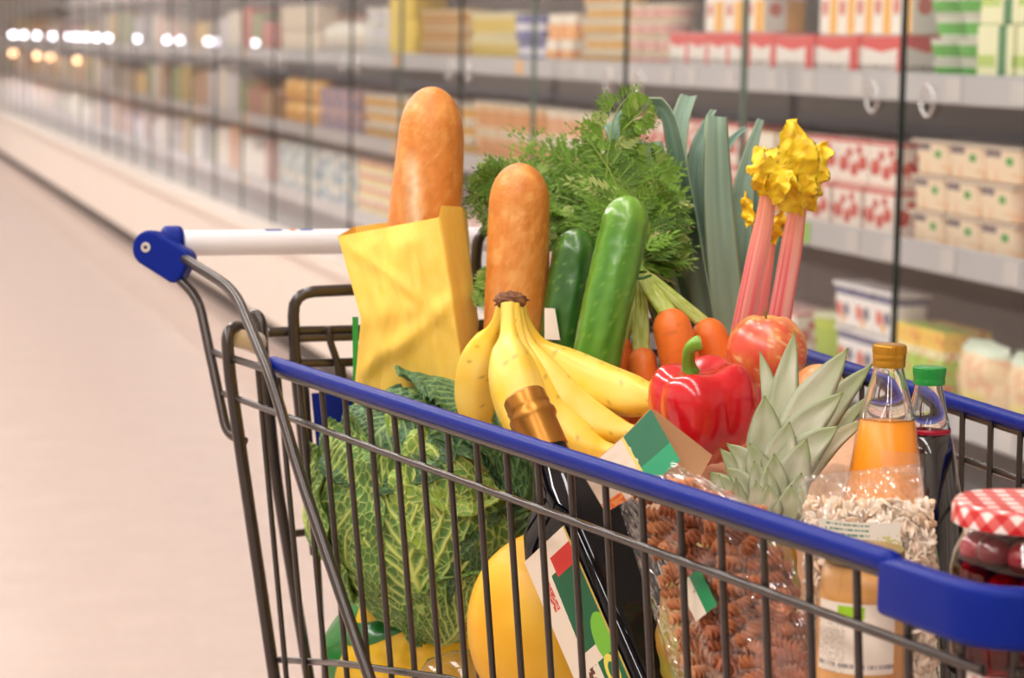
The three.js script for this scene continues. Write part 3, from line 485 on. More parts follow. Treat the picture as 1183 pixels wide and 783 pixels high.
// ---------------------------------------------------------------- carrots with their greens
const greenMix = (k, n) => mix3(mix3(hex(0x2a5c0e), hex(0x74a42c), clamp(k)), hex(0xd6e090), clamp(n));
const frondGeo = (() => {
  const R = rng(77);
  // a feathery frond along points: stalk, side stalks and small pointed leaflets
  return (pts, size, tone, hint) => {
    const geos = [], f = frames(pts, 20, hint), pos = [], col = [], idx = [], nrmA = [];
    const stalkCol = greenMix(0.9 + tone * 0.2, 0.25);
    const leaf = (p, d, up, len, wd, c) => { const s = V(0, 0, 0).crossVectors(d, up).normalize(), k = pos.length / 3, m = p.clone().addScaledVector(d, len * 0.45), tip = p.clone().addScaledVector(d, len); for (const q of [p, m.clone().addScaledVector(s, wd).addScaledVector(up, wd * 0.5), tip, m.clone().addScaledVector(s, -wd).addScaledVector(up, wd * 0.5)]) pos.push(q.x, q.y, q.z); for (let i = 0; i < 4; i++) col.push(...c); idx.push(k, k + 1, k + 2, k, k + 2, k + 3); };
    for (let i = 4; i <= 20; i++) {
      const u = i / 20, len = size * Math.sin(Math.PI * (0.25 + 0.72 * u)) * (0.75 + R() * 0.5);
      for (const sd of i === 20 ? [0] : [-1, 1]) {
        const up = f.nor[i].clone().add(V(R() - 0.5, R() - 0.5, R() - 0.5).multiplyScalar(0.45)).normalize();
        const d = f.tan[i].clone().multiplyScalar(sd ? 0.62 : 1).addScaledVector(f.bin[i], sd).add(V(R() - 0.5, R() - 0.6, R() - 0.5).multiplyScalar(0.35)).normalize();
        const c0 = 0.2 + R() * 0.7 + tone, hi = R() < 0.3 ? R() * 0.7 : 0.08;
        // side stalk with paired leaflets
        leaf(f.at[i], d, up, len * 1.05, 0.0005, stalkCol);
        for (let k = 1; k <= 5; k++) for (const s2 of k === 5 ? [0] : [-1, 1]) {
          const q = f.at[i].clone().addScaledVector(d, len * (0.12 + 0.86 * k / 5)), side = V(0, 0, 0).crossVectors(d, up).normalize();
          const e = d.clone().multiplyScalar(s2 ? 0.8 : 1).addScaledVector(side, s2 * 0.75).normalize(), ll = len * (0.42 - 0.045 * k) * (0.8 + R() * 0.5);
          leaf(q, e, up, ll * 1.2, ll * 0.18, greenMix(c0 + (R() - 0.5) * 0.3, hi));
          if (k < 4 && s2) leaf(q.clone().addScaledVector(e, ll * 0.4), e.clone().addScaledVector(d, 0.9).normalize(), up, ll * 0.75, ll * 0.14, greenMix(c0 + (R() - 0.5) * 0.3, hi));
        }
      }
    }
    const g = new THREE.BufferGeometry(); g.setAttribute('position', new THREE.Float32BufferAttribute(pos, 3)); g.setAttribute('color', new THREE.Float32BufferAttribute(col, 3)); g.setIndex(idx); g.computeVertexNormals(); g.setAttribute('uv', new THREE.Float32BufferAttribute(new Float32Array(pos.length / 3 * 2), 2));
    geos.push(g);
    const st = sweep(pts, (u) => 0.0011 * (1.1 - u * 0.8), 16, 6, { col: () => stalkCol }); geos.push(st);
    return mergeGeometries(geos);
  };
})();
const leafMat = vcol(0.5, { transmission: 0.12, thickness: 0, specularIntensity: 0.4 }), carrotMat = vcol(0.45), stalkMat = vcol(0.4);
{
  const R = rng(21);
  const carrotCol = (seed) => (u, th, p) => { const rings = smooth(0.35, 0.75, noise(u * 42 + seed, th * 0.5)) * 0.55 + smooth(0.2, 0.6, noise(u * 90, th * 0.9, seed)) * 0.25; return mix3(mix3(hex(0xf08030), hex(0xe66a1e), clamp(0.5 + fbm(p.x * 60, p.y * 40, seed))), hex(0xc8621e), rings * 0.95); };
  const spec = [ // head pixel, depth, radius in px, lean, label, stalk end
    [771, 356, 2.10, 23, 16, 'thick upright carrot in the middle of the bunch', [740, 318]],
    [812, 368, 2.125, 21, 26, 'carrot just left of the apple, leaning out of the bunch', [742, 312]],
    [741, 400, 2.115, 17, 6, 'short carrot top with upright stalks, right of the long cucumber', [738, 320]],
    [718, 388, 2.135, 13, 2, 'slim carrot half hidden behind the long cucumber', [728, 320]],
  ];
  spec.forEach(([x, y, d, rp, ln, label, st], ci) => {
    const r = rp * mpp(d), t = thing('carrot', label, 'carrot', 'bunch of carrots');
    const path = [P(x, y, d), P(x + ln * 0.6, y + 40, d - 0.004), P(x + ln * 1.6, y + 110, d), P(x + ln * 2.3, y + 180, d), P(x + ln * 2.5, y + 235, d)];
    part('root', sweep(path, [0.93, 0.98, 1.0, 0.98, 0.94, 0.9, 0.8, 0.62, 0.4, 0.2].map((k) => k * r), 70, 28, { cap: [r * 1.0, 0.01], shape: (u, th) => 1 + 0.02 * noise(u * 50, th * 2, ci), col: carrotCol(ci * 9) }), carrotMat, t);
    // stalks from the crown up to the tie
    for (let k = 0; k < 6; k++) { const o = (k - 2.5) * 2.4, q = P(st[0] + o * 0.7, st[1], d + 0.02 + (k % 2) * 0.006); part('stalk', sweep([P(x + o, y + 4, d - 0.002), P(lerp(x, st[0], 0.45) + o * 1.2, lerp(y, st[1], 0.4), d + 0.004), q], [0.0034, 0.0024, 0.0022, 0.0018].map((k2) => k2 * (ci === 0 ? 1.15 : 0.9)), 12, 8, { col: (u) => mix3(hex(0x9fb23c), hex(0xc9cf80), clamp(noise(u * 9, k, ci) + 0.3)) }), stalkMat, t); }
    // greens: fronds rising from the tie
    const list = [], n = [22, 12, 18, 17][ci];
    for (let k = 0; k < n; k++) {
      const a = R(), b = R(), ci2 = ci;
      // frond tips spread over the cloud of greens
      let tx, ty; do { tx = 528 + R() * 270; ty = 135 + R() * 150; } while (Math.hypot((tx - 668) / 142, (ty - 215) / 92) > 1 || Math.hypot((tx - 668) / 142, (ty - 215) / 92) < 0.25 + R() * 0.3);
      if (k % 3 === 2) { tx = 700 + R() * 95; ty = 190 + R() * 110; }
      const dd = tx < 655 ? 2.24 + R() * 0.09 : 2.16 + R() * 0.11, sx = st[0] - 8 + R() * 16, sy = st[1] - 4;
      const mx = lerp(sx, tx, 0.45) + (R() - 0.5) * 26, my = Math.min(sy, ty) + (sy - ty) * 0.35 - 12 * R();
      list.push(frondGeo([P(sx, sy, d + 0.03), P(lerp(sx, mx, 0.5), lerp(sy, my, 0.6), lerp(d + 0.03, dd, 0.7)), P(mx, my, Math.max(dd, mx < 655 ? 2.235 : 0)), P(tx, ty, dd + (R() - 0.5) * 0.04)], 0.025 + R() * 0.011, R() * 0.4 - 0.15, V(R() - 0.5, 0.4 + R(), 0.9)));
    }
    if (ci === 0) { // the tall sprig and the hanging ones
      list.push(frondGeo([P(700, 225, 2.2), P(704, 170, 2.2), P(712, 130, 2.2), P(740, 96, 2.2)], 0.024, 0.1, V(0.1, 0.3, 1)));
      list.push(frondGeo([P(720, 150, 2.2), P(738, 132, 2.19), P(752, 118, 2.18)], 0.02, 0.2, V(0.2, 0.6, 1)));
      for (let k = 0; k < 14; k++) { const x0 = 748 + R() * 30, x1 = 735 + R() * 55, y1 = 262 + R() * 55; list.push(frondGeo([P(x0 - 15, 215, 2.2), P(x0, 225 + R() * 15, 2.18), P(x1, y1, 2.17)], 0.016, -0.3, V(0.3, 0.2, 1))); }
      for (let k = 0; k < 12; k++) { const x1 = 530 + R() * 50, y1 = 165 + R() * 130; list.push(frondGeo([P(640, 270, 2.24), P(600, 220, 2.25), P(570, 205 + R() * 20, 2.25), P(x1, y1, 2.24)], 0.022, -0.1, V(R() - 0.5, 0.5, 1))); }
      for (let k = 0; k < 5; k++) list.push(frondGeo([P(575, 300, 2.2), P(566, 325, 2.19), P(548 + k * 9, 338 + R() * 22, 2.175)], 0.012, 0.3, V(0, 0.6, 1)));
    }
    part('greens', mergeGeometries(list), leafMat, t, 'feathery green carrot tops');
    if (ci === 0) part('tie', polyWire(fillet([P(730, 320, 2.09), P(741, 322, 2.085), P(752, 318, 2.09)], 0.006), 0.0012, 6), std(0x2a5a2c, 0.5), t);
  });
}

// ---------------------------------------------------------------- cucumbers
{
  const skin = (seed, dark) => (u, th, p) => { const st = Math.sin(th * 8 + noise(u * 3, seed) * 1.2), k = clamp(0.5 + 0.5 * st * (0.5 + 0.5 * noise(u * 6, th, seed)) + fbm(u * 20, th * 3, seed) * 0.6); let c = mix3(hex(dark ? 0x1c4a18 : 0x35761a), hex(dark ? 0x3c7428 : 0x6aa430), k * 0.8); c = mix3(c, hex(0x8db84a), smooth(0.1, 0.0, u) * (dark ? 0.1 : 0.5) + (noise(u * 90, th * 14, seed) > 0.45 ? 0.3 : 0)); return c; };
  const bump = (seed) => (u, th) => 1 + 0.025 * Math.cos(th * 7) * 0.6 + 0.06 * fbm(u * 30, Math.cos(th) * 3, Math.sin(th) * 3 + seed, 3);
  const cap = [0.9, 0.95, 0.98, 1, 1, 1, 1, 1, 1, 1, 1, 1, 1, 0.99, 0.98, 0.95, 0.9];
  solo('cucumber', sweep([P(728, 226, 2.1), P(722, 260, 2.1), P(702, 350, 2.09), P(684, 450, 2.09), P(672, 560, 2.1), P(664, 690, 2.12)], cap.map((k) => k * 0.0203), 150, 48, { cap: [0.022, 0.02], shape: bump(1), col: skin(1, false) }), vcol(0.3, { clearcoat: 0.35, clearcoatRoughness: 0.2 }), 'long bright green cucumber leaning in front of the carrot greens', 'cucumber');
  solo('cucumber', sweep([P(667, 264, 2.15), P(664, 300, 2.15), P(654, 370, 2.145), P(644, 480, 2.15), P(638, 600, 2.16), P(634, 690, 2.16)], cap.map((k) => k * 0.0205), 130, 44, { cap: [0.022, 0.02], shape: bump(5), col: skin(4, true) }), vcol(0.3, { clearcoat: 0.35, clearcoatRoughness: 0.2 }), 'dark green cucumber right of the shorter baguette', 'cucumber');
}

// ---------------------------------------------------------------- leeks
{
  const mat = vcol(0.5, { transmission: 0.08, thickness: 0, specularIntensity: 0.5 });
  const leekCol = (seed, pale, dark = 0) => (u, x, topSide, p) => { const st = noise(x * 16 + seed, u * 1.2) * 0.5 + noise(x * 40, u * 2.5, seed) * 0.35; let c = mix3(hex(0x6d8c7c), hex(0x9db49c), clamp(0.45 + st - dark)); c = mix3(c, hex(0x466a60), clamp(dark + noise(x * 9, u * 3, seed) * 0.3)); c = mix3(c, hex(0xccd4a8), pale * smooth(0.15, 1, u)); if (Math.abs(x) > 0.9) c = mix3(c, hex(0xc9cf9a), 0.5); return c; };
  const lk = (label, leaves) => { const t = thing('leek', label, 'leek', 'leeks'); leaves.forEach(([pts, w, o], i) => part('leaf', blade(pts.map(([x, y, d]) => P(x, y, d)), w.map((k) => k * mpp(2.25)), { n: 36, across: 8, thick: 0.0016, ...o, col: leekCol(i * 5 + label.length, o.pale ?? 0.3, o.dark ?? 0) }), mat, t)); return t; };
  const shaft = (t, pts, r) => part('shaft', sweep(pts.map(([x, y, d]) => P(x, y, d)), [0.0001, r, r, r, r, r, r, 0.0001], 30, 24, { col: (u, th) => mix3(hex(0x9db07c), hex(0xe8e8cc), clamp(u * 1.3 + noise(th * 5, u * 4) * 0.3)) }), stalkMat, t);
  const a = lk('leek with the wide blue-green leaf folded over, beside the carrot greens', [
    [[[756, 128, 2.245], [762, 120, 2.235], [775, 135, 2.225], [792, 210, 2.215], [806, 290, 2.21], [824, 400, 2.21], [838, 520, 2.22]], [12, 24, 25, 27, 28, 30, 28], { fold: 0.22, hint: V(-0.1, 0.2, 1), pale: 0.1, dark: 0.22 }],
    [[[797, 112, 2.30], [789, 135, 2.29], [784, 180, 2.28], [800, 300, 2.26], [828, 420, 2.24], [840, 520, 2.24]], [11, 13, 17, 19, 20, 20], { fold: 0.5, hint: V(-0.5, 0, 1), pale: 0.7 }],
    [[[751, 165, 2.31], [757, 190, 2.30], [772, 250, 2.28], [806, 380, 2.25], [832, 500, 2.24]], [14, 18, 22, 22, 20], { fold: 0.3, hint: V(0.4, 0, 1), pale: 0.8 }],
    [[[708, 140, 2.31], [715, 145, 2.30], [728, 185, 2.29], [748, 250, 2.28], [786, 380, 2.25], [820, 520, 2.24]], [16, 24, 28, 28, 24, 20], { fold: 0.3, hint: V(0.2, 0, 1), dark: 0.35, pale: 0 }],
  ]);
  shaft(a, [[822, 400, 2.235], [832, 480, 2.235], [838, 570, 2.235], [842, 680, 2.235]], 0.019);
  const b = lk('leek with the broad upright pale-green leaf, left of the rhubarb', [
    [[[827, 135, 2.23], [827, 150, 2.225], [829, 230, 2.22], [836, 320, 2.215], [846, 430, 2.215], [850, 540, 2.22]], [13, 17, 19, 21, 22, 21], { fold: 0.16, hint: V(0.1, 0, 1), pale: 0.55 }],
    [[[825, 128, 2.30], [815, 148, 2.29], [806, 180, 2.28], [806, 240, 2.27], [832, 360, 2.25], [848, 480, 2.24]], [4, 11, 15, 17, 18, 18], { fold: 0.6, hint: V(-0.6, 0, 1), pale: 0.35 }],
    [[[879, 138, 2.27], [869, 170, 2.265], [858, 230, 2.255], [852, 300, 2.245], [850, 400, 2.24], [850, 520, 2.235]], [4, 12, 16, 18, 18, 18], { fold: 0.35, hint: V(-0.2, 0, 1), pale: 0.15 }],
    [[[862, 148, 2.31], [848, 160, 2.305], [834, 185, 2.295], [832, 240, 2.28], [842, 360, 2.25], [850, 500, 2.24]], [3, 11, 14, 15, 16, 16], { fold: 0.5, hint: V(-0.3, 0.6, 0.8), dark: 0.3, pale: 0 }],
    [[[865, 178, 2.31], [872, 220, 2.30], [862, 300, 2.28], [856, 400, 2.26], [854, 500, 2.25]], [2, 10, 14, 16, 16], { fold: 0.4, hint: V(0.3, 0, 1), dark: 0.5, pale: 0 }],
    [[[905, 262, 2.29], [896, 300, 2.285], [878, 370, 2.27], [862, 440, 2.255], [856, 520, 2.245]], [2, 9, 13, 14, 14], { fold: 0.4, hint: V(0, 0, 1), dark: 0.45, pale: 0 }],
  ]);
  shaft(b, [[850, 410, 2.24], [852, 500, 2.24], [852, 590, 2.24], [852, 690, 2.24]], 0.02);
}

// ---------------------------------------------------------------- rhubarb
{
  const stalkCol = (seed) => (u, th) => { const rib = noise(th * 4.5, seed, u * 0.8); let c = mix3(hex(0xe85a6a), hex(0xf6b4a4), clamp(0.4 + rib * 1.3)); c = mix3(c, hex(0xe8a070), smooth(0.22, 0.0, u) * 0.6); return c; };
  const mat = vcol(0.38, { clearcoat: 0.25, clearcoatRoughness: 0.3 });
  const leafCol = (seed) => (u, x, s, p) => { const n = fbm(p.x * 130, p.y * 130, p.z * 130 + seed, 3); let c = mix3(hex(0xf6d828), hex(0xe6b41a), clamp(0.4 + n * 2)); c = mix3(c, hex(0xa8a028), clamp(n * 1.6 - 0.3)); if (Math.abs(x) > 0.86 && noise(u * 20, seed) > 0.15) c = mix3(c, hex(0x7a5a1a), 0.7); return c; };
  const crumple = (pts, w, seed, hint) => blade(pts, w, { n: 50, across: 26, fold: 0.25, thick: 0.0012, ruffle: 0.005, wave: 17, seed, hint, col: leafCol(seed) });
  const jig = (g, seed, k) => { const p = g.attributes.position; for (let i = 0; i < p.count; i++) { const x = p.getX(i), y = p.getY(i), z = p.getZ(i); p.setXYZ(i, x + k * noise(x * 110, y * 110, seed), y + k * noise(x * 110, y * 110 + 9, seed + 3), z + 2.2 * k * fbm(x * 110, y * 110, seed + 7, 3)); } g.computeVertexNormals(); return g; };
  const make = (label, pts, r, leaves, seed) => {
    const t = thing('rhubarb_stalk', label, 'rhubarb', 'rhubarb stalks');
    part('stalk', sweep(pts.map(([x, y, d]) => P(x, y, d)), r.map((k) => k * mpp(2.12)), 50, 36, { flat: 0.7, shape: (u, th) => 1 + 0.05 * Math.cos(th * 9 + seed), col: stalkCol(seed) }), mat, t);
    leaves.forEach(([lp, w, h], i) => part('leaf_stub', jig(crumple(lp.map(([x, y, d]) => P(x, y, d)), w.map((k) => k * mpp(2.1)), seed + i * 3, h), seed + i, 0.003), vcol(0.55), t, 'crumpled yellow leaf stub'));
  };
  make('tall rhubarb stalk standing furthest to the side of the apple', [[926, 222, 2.12], [921, 245, 2.12], [912, 300, 2.12], [900, 370, 2.12], [888, 450, 2.14], [878, 560, 2.16], [872, 660, 2.18]], [9, 12.5, 13, 14, 15, 16, 15, 14, 2], [
    [[[922, 248, 2.115], [917, 215, 2.1], [920, 180, 2.09], [914, 138, 2.1]], [5, 24, 26, 20, 5], V(-0.1, 0.1, 1)],
    [[[928, 240, 2.11], [936, 205, 2.1], [945, 180, 2.105], [956, 166, 2.12]], [5, 15, 19, 15, 3], V(0.3, 0.2, 1)],
    [[[916, 232, 2.12], [908, 210, 2.1], [899, 185, 2.11], [900, 166, 2.12]], [4, 14, 18, 15, 3], V(-0.4, 0.2, 1)],
    [[[930, 245, 2.13], [940, 225, 2.13], [942, 195, 2.13]], [5, 9, 8, 2], V(0.6, 0, 0.8)],
  ], 1);
  make('rhubarb stalk nearest the leeks with a folded yellow leaf', [[888, 220, 2.09], [884, 250, 2.09], [872, 310, 2.09], [858, 380, 2.1], [846, 450, 2.12], [838, 560, 2.15], [834, 660, 2.17]], [9, 11.5, 12, 13, 14, 15, 15, 14, 2], [
    [[[886, 226, 2.085], [892, 212, 2.07], [898, 200, 2.065], [906, 196, 2.075]], [8, 20, 22, 18, 4], V(-0.2, 0.1, 1)],
    [[[884, 222, 2.09], [879, 205, 2.075], [877, 188, 2.075], [882, 168, 2.09]], [4, 11, 14, 12, 3], V(-0.5, 0.2, 0.8)],
  ], 4);
  make('thin rhubarb stalk between the two thick ones', [[898, 252, 2.14], [893, 275, 2.14], [886, 320, 2.14], [874, 400, 2.15], [864, 500, 2.17], [858, 640, 2.19]], [4, 6, 8, 9, 10, 10, 9, 1], [
    [[[893, 282, 2.135], [897, 262, 2.13], [903, 240, 2.135]], [4, 10, 9, 2], V(0.2, 0, 1)],
    [[[868, 262, 2.14], [864, 240, 2.14], [860, 222, 2.145]], [5, 7, 6, 1], V(-0.3, 0, 1)],
  ], 7);
}

// ---------------------------------------------------------------- apple and pepper
{
  const c = P(885, 407, 2.0), r = 47 * mpp(2.0);
  const tex = (th, ph, p) => { const n = fbm(p.x * 70, p.y * 70, p.z * 70), sp = noise(p.x * 420, p.y * 420, p.z * 420); let k = clamp(0.55 + 0.5 * Math.sin(th + 2.2) * Math.sin(ph) + n * 1.2 + 0.15 * noise(th * 14, ph * 1.5)); let q = mix3(hex(0xeeb05c), hex(0xdc5038), k); q = mix3(q, hex(0xeac06a), smooth(0.55, 0.05, ph) * 0.45); return sp > 0.42 ? mix3(q, hex(0xf4d9a0), 0.5) : q; };
  const a = thing('apple', 'round red and yellow apple above the pineapple leaves', 'apple');
  part('fruit', ball(56, 44, (th, ph) => { const k = 1 + 0.02 * Math.sin(th * 5), rr = r * k * (1 - 0.24 * Math.exp(-Math.pow(ph / 0.28, 2)) - 0.16 * Math.exp(-Math.pow((Math.PI - ph) / 0.3, 2)) + 0.02 * Math.cos(ph)); return c.clone().add(V(Math.sin(ph) * Math.sin(th) * rr, Math.cos(ph) * rr * 0.97, Math.sin(ph) * Math.cos(th) * rr)); }, tex), vcol(0.3, { clearcoat: 0.4, clearcoatRoughness: 0.25 }), a);
  part('stem', sweep([P(886, 372, 2.0), P(884, 362, 2.0), P(883, 356, 2.0)], [0.0012, 0.001, 0.0013, 0.0003], 8, 8), std(0x7a6a2a, 0.6), a);
}
{
  const c = P(812, 470, 1.93), s = mpp(1.93);
  const body = ball(96, 64, (th, ph) => {
    const lob = 0.5 + 0.5 * Math.cos(4 * (th + 0.33)), y = Math.cos(ph), sp = Math.pow(Math.sin(ph), 0.72);
    const rad = 64 * (0.86 + 0.14 * Math.pow(lob, 0.6)) * sp * (1 + 0.08 * y), hgt = 58 * Math.sign(y) * Math.pow(Math.abs(y), 0.85) - 15 * Math.exp(-Math.pow(ph / 0.4, 2)) - 12 * Math.exp(-Math.pow((Math.PI - ph) / 0.35, 2)) + (lob - 0.5) * 9 * Math.sign(y) * sp * Math.abs(y);
    const q = V(Math.sin(th) * rad, hgt, Math.cos(th) * rad); q.applyAxisAngle(V(0, 0, 1), 0.12).applyAxisAngle(V(1, 0, 0), 0.16);
    return c.clone().addScaledVector(q, s);
  }, (th, ph, p) => mix3(hex(0xc40a18), hex(0xdc1c26), clamp(0.5 + fbm(p.x * 50, p.y * 50, p.z * 50) * 1.5)));
  const t = thing('bell_pepper', 'glossy red bell pepper with green stem, next to the banana tip', 'pepper');
  part('fruit', body, vcol(0.2, { clearcoat: 0.6, clearcoatRoughness: 0.16 }), t);
  part('stem', sweep([P(797, 432, 1.93), P(795, 414, 1.925), P(798, 402, 1.92), P(808, 396, 1.915), P(810.5, 395.5, 1.915)], [13, 8.5, 7.5, 7.5, 8.2, 9].map((k) => k * s), 26, 20, { cap: [0, 0.0018], shape: (u, th) => 1 + 0.06 * Math.cos(th * 5), col: (u) => (u > 0.965 ? hex(0xb9b070) : mix3(hex(0x4f8a1c), hex(0x7aa832), u)) }), vcol(0.35), t);
}

// ---------------------------------------------------------------- bananas
{
  const t = thing('banana_bunch', 'bunch of ripe yellow bananas joined at a brown crown', 'bananas'), s = mpp(2.02);
  const skin = (seed) => (u, th, p) => { let c = mix3(hex(0xf6c832), hex(0xf8d868), clamp(0.5 + fbm(p.x * 40, p.y * 40, seed) * 1.6)); c = mix3(c, hex(0xd9c24a), smooth(0.2, 0.05, u) * 0.5); if (noise(p.x * 260, p.y * 260, p.z * 260 + seed) > 0.56) c = mix3(c, hex(0x8a5a1a), 0.55); c = mix3(c, hex(0x4a3420), smooth(0.965, 0.985, u)); return c; };
  const mat = vcol(0.42, { clearcoat: 0.15, clearcoatRoughness: 0.4 });
  const prof = [9, 9, 9.5, 12, 19, 24, 26.5, 27.5, 27.5, 27, 26, 23.5, 18, 11, 9];
  const bn = (pts, k, seed, label) => part('banana', sweep(pts.map(([x, y, d]) => P(x, y, d)), prof.map((r) => r * s * k), 70, 30, { cap: [0, 0.004], shape: (u, th) => 1 + 0.045 * Math.cos(th * 5 + seed), col: skin(seed) }), mat, t, label);
  bn([[582, 352, 2.05], [576, 372, 2.05], [562, 398, 2.06], [551, 440, 2.075], [552, 478, 2.085], [562, 510, 2.085]], 0.95, 0.4);
  bn([[588, 352, 2.03], [588, 380, 2.02], [590, 420, 2.0], [602, 465, 1.985], [622, 505, 1.975], [650, 545, 1.975]], 1.12, 1.2);
  bn([[598, 352, 2.05], [606, 376, 2.05], [628, 408, 2.05], [660, 430, 2.04], [712, 452, 2.02], [777, 467, 1.985]], 1.0, 2.2);
  bn([[596, 352, 2.035], [602, 380, 2.03], [618, 418, 2.02], [650, 460, 2.01], [694, 492, 2.0], [745, 502, 1.985]], 0.93, 3.1);
  bn([[592, 352, 2.03], [598, 390, 2.02], [612, 440, 2.01], [640, 485, 2.0], [676, 514, 1.985], [716, 524, 1.975]], 0.98, 4.3);
  const cr = ball(24, 18, (th, ph, n) => P(590, 347, 2.035).add(V(n.x * 19, n.y * 10, n.z * 12).multiplyScalar(s * (1 + 0.35 * noise(n.x * 4, n.y * 4, n.z * 4)))), (th, ph, p) => mix3(hex(0x8a5a30), hex(0x5a3220), clamp(0.5 + noise(p.x * 300, p.y * 300, p.z * 300) * 1.5)));
  part('crown', cr, vcol(0.7), t, 'dry brown crown');
}

// ---------------------------------------------------------------- savoy cabbage
{
  // vein strength over a leaf: u across, v from base to tip
  const N = 640, cells = 46, R = rng(9), jx = new Float32Array(cells * cells), jy = new Float32Array(cells * cells); for (let i = 0; i < cells * cells; i++) { jx[i] = R(); jy[i] = R(); }
  const veins = new Float32Array(N * N);
  for (let j = 0; j < N; j++) for (let i = 0; i < N; i++) {
    const u = i / N, v = j / N, a = Math.abs(u - 0.5) * 2 + 0.0, wob = fbm(u * 6, v * 6, 1) * 0.05, sgn = u > 0.5 ? 1 : 0;
    const mid = Math.exp(-Math.pow(a / (0.055 * (1.2 - v)), 2));
    let sec = 0;
    for (let k = 0; k < 9; k++) { const b0 = 0.03 + k * 0.095 + sgn * 0.035, d = v - (b0 + a * 0.62 - a * a * 0.12 + wob); sec = Math.max(sec, Math.exp(-Math.pow(d / (0.019 * (1.2 - a)), 2)) * smooth(1.05, 0.5, a) * 0.95); }
    const x = (u + fbm(u * 9, v * 9, 4) * 0.03) * cells * 0.44, y = (v + fbm(u * 9, v * 9, 8) * 0.03) * cells * 0.44, ix = Math.floor(x), iy = Math.floor(y); let f1 = 9, f2 = 9;
    for (let dy = -1; dy <= 1; dy++) for (let dx = -1; dx <= 1; dx++) { const cx = ix + dx, cy = iy + dy, k = ((cy + cells) % cells) * cells + ((cx + cells) % cells), d = Math.hypot(cx + jx[k] - x, cy + jy[k] - y); if (d < f1) { f2 = f1; f1 = d; } else if (d < f2) f2 = d; }
    const net = 1 - smooth(0.03, 0.26, f2 - f1);
    veins[j * N + i] = Math.max(mid, sec, net * 0.62);
  }
  const vein = (u, v) => { const i = clamp(Math.round(u * N), 0, N - 1), j = clamp(Math.round(v * N), 0, N - 1); return veins[j * N + i]; };
  const leafTex = (lo, hi, seed) => dataTex(N, N, (u, v) => { const k = vein(u, v), n = fbm(u * 14, v * 14, seed); const base = mix3(lo, [lo[0] * 1.35, lo[1] * 1.25, lo[2] * 1.2], clamp(0.5 + n * 1.6)); return mix3(base, hi, clamp(k * 1.05)); });
  const bumpT = greyTex(N, N, (u, v) => vein(u, v));
  const mats = [leafTex([70, 110, 48], [206, 220, 118], 1), leafTex([48, 86, 56], [140, 170, 104], 5), leafTex([112, 150, 60], [226, 232, 144], 9)].map((map) => std(0xffffff, 0.5, { map, bumpMap: bumpT, bumpScale: 0.0012, clearcoat: 0.1, clearcoatRoughness: 0.4 }));
  const C = P(480, 600, 2.145), s = mpp(2.145), cab = thing('savoy_cabbage', 'crinkled green savoy cabbage with pale veins, pressed against the side wires', 'cabbage');
  const rx = 124 * s, ry = 142 * s, rz = 84 * s;

  const sit = (q) => { const k = q.y < 0 ? Math.pow(-q.y / ry, 1.3) : 0; return V(q.x * (1 - 0.36 * k) + 30 * s * k, q.y, q.z).add(C); };
  const leaf = (dir, tip, sa, sb, lift, mi, seed, ruff, inward = 1) => {
    const c = V(...dir).normalize(), b = V(...tip); b.addScaledVector(c, -b.dot(c)).normalize(); const a = V(0, 0, 0).crossVectors(b, c);
    const g = grid(80, 84, (u, v) => {
      const x = (u - 0.5) * 2, prof = Math.pow(Math.sin(Math.PI * clamp(0.04 + 0.93 * Math.pow(v, 0.85))), 0.45), lon = x * sa * prof, lat = (v - 0.45) * sb;
      const d = c.clone().multiplyScalar(Math.cos(lon) * Math.cos(lat)).addScaledVector(a, Math.sin(lon) * Math.cos(lat)).addScaledVector(b, Math.sin(lat));
      const edge = Math.max(Math.pow(Math.abs(x), 4), Math.pow(clamp(v * 2 - 1), 5)), e2 = Math.pow(Math.abs(x), 2);
      const h = lift + 0.02 * e2 + ruff * edge * (0.8 + 0.9 * Math.sin(v * 21 + seed + x * 3) + 0.6 * Math.sin(x * 24 + seed * 2)) - 0.016 * (1 - vein(u, v)) + 0.04 * fbm(u * 4, v * 4, seed, 3);
      return sit(V(d.x * rx, d.y * ry, d.z * rz).multiplyScalar(1 + h * inward));
    });
    part('leaf', g, mats[mi], cab);
  };
  part('head', ball(60, 44, (th, ph, n) => sit(V(n.x * rx * 0.93, n.y * ry * 0.93, n.z * rz * 0.93).multiplyScalar(1 + 0.03 * fbm(n.x * 6, n.y * 6, n.z * 6)))), std(0x42702e, 0.6), cab);
  leaf([0.62, 0.85, 0.05], [0.2, 0.8, 0.6], 0.85, 1.2, 0.2, 1, 11, 0.035);
  leaf([-0.05, -0.35, 0.95], [-0.12, 1, 0.1], 1.05, 1.75, 0.03, 0, 1, 0.05);        // the big outer leaf seen from outside
  leaf([0.62, 0.28, 0.8], [0.45, 0.9, 0.1], 0.85, 1.4, 0.015, 2, 2, 0.06);          // lighter leaf under the rim
  leaf([-0.85, 0.05, 0.5], [-0.35, 1, 0.0], 0.8, 1.5, 0.05, 0, 3, 0.06);
  leaf([-0.98, -0.1, 0.1], [-0.3, 1, -0.1], 0.7, 1.2, 0.07, 0, 4, 0.06);
  leaf([-0.3, 0.82, 0.55], [-0.4, 0.6, 0.6], 0.75, 1.1, 0.03, 1, 5, 0.05);
  leaf([0.42, 0.95, 0.05], [0.3, 1, 0.3], 1.0, 1.3, 0.09, 1, 6, 0.05);
  leaf([0.75, -0.42, 0.6], [0.9, 0.35, 0.1], 0.6, 1.1, 0.04, 1, 7, 0.08);
  leaf([0.3, 0.75, 0.62], [0.7, 0.6, 0.2], 0.7, 1.1, 0.02, 2, 8, 0.06);
  leaf([0.3, -0.85, 0.5], [0.5, 0.6, 0.4], 0.7, 1.2, 0.05, 0, 9, 0.06);
}

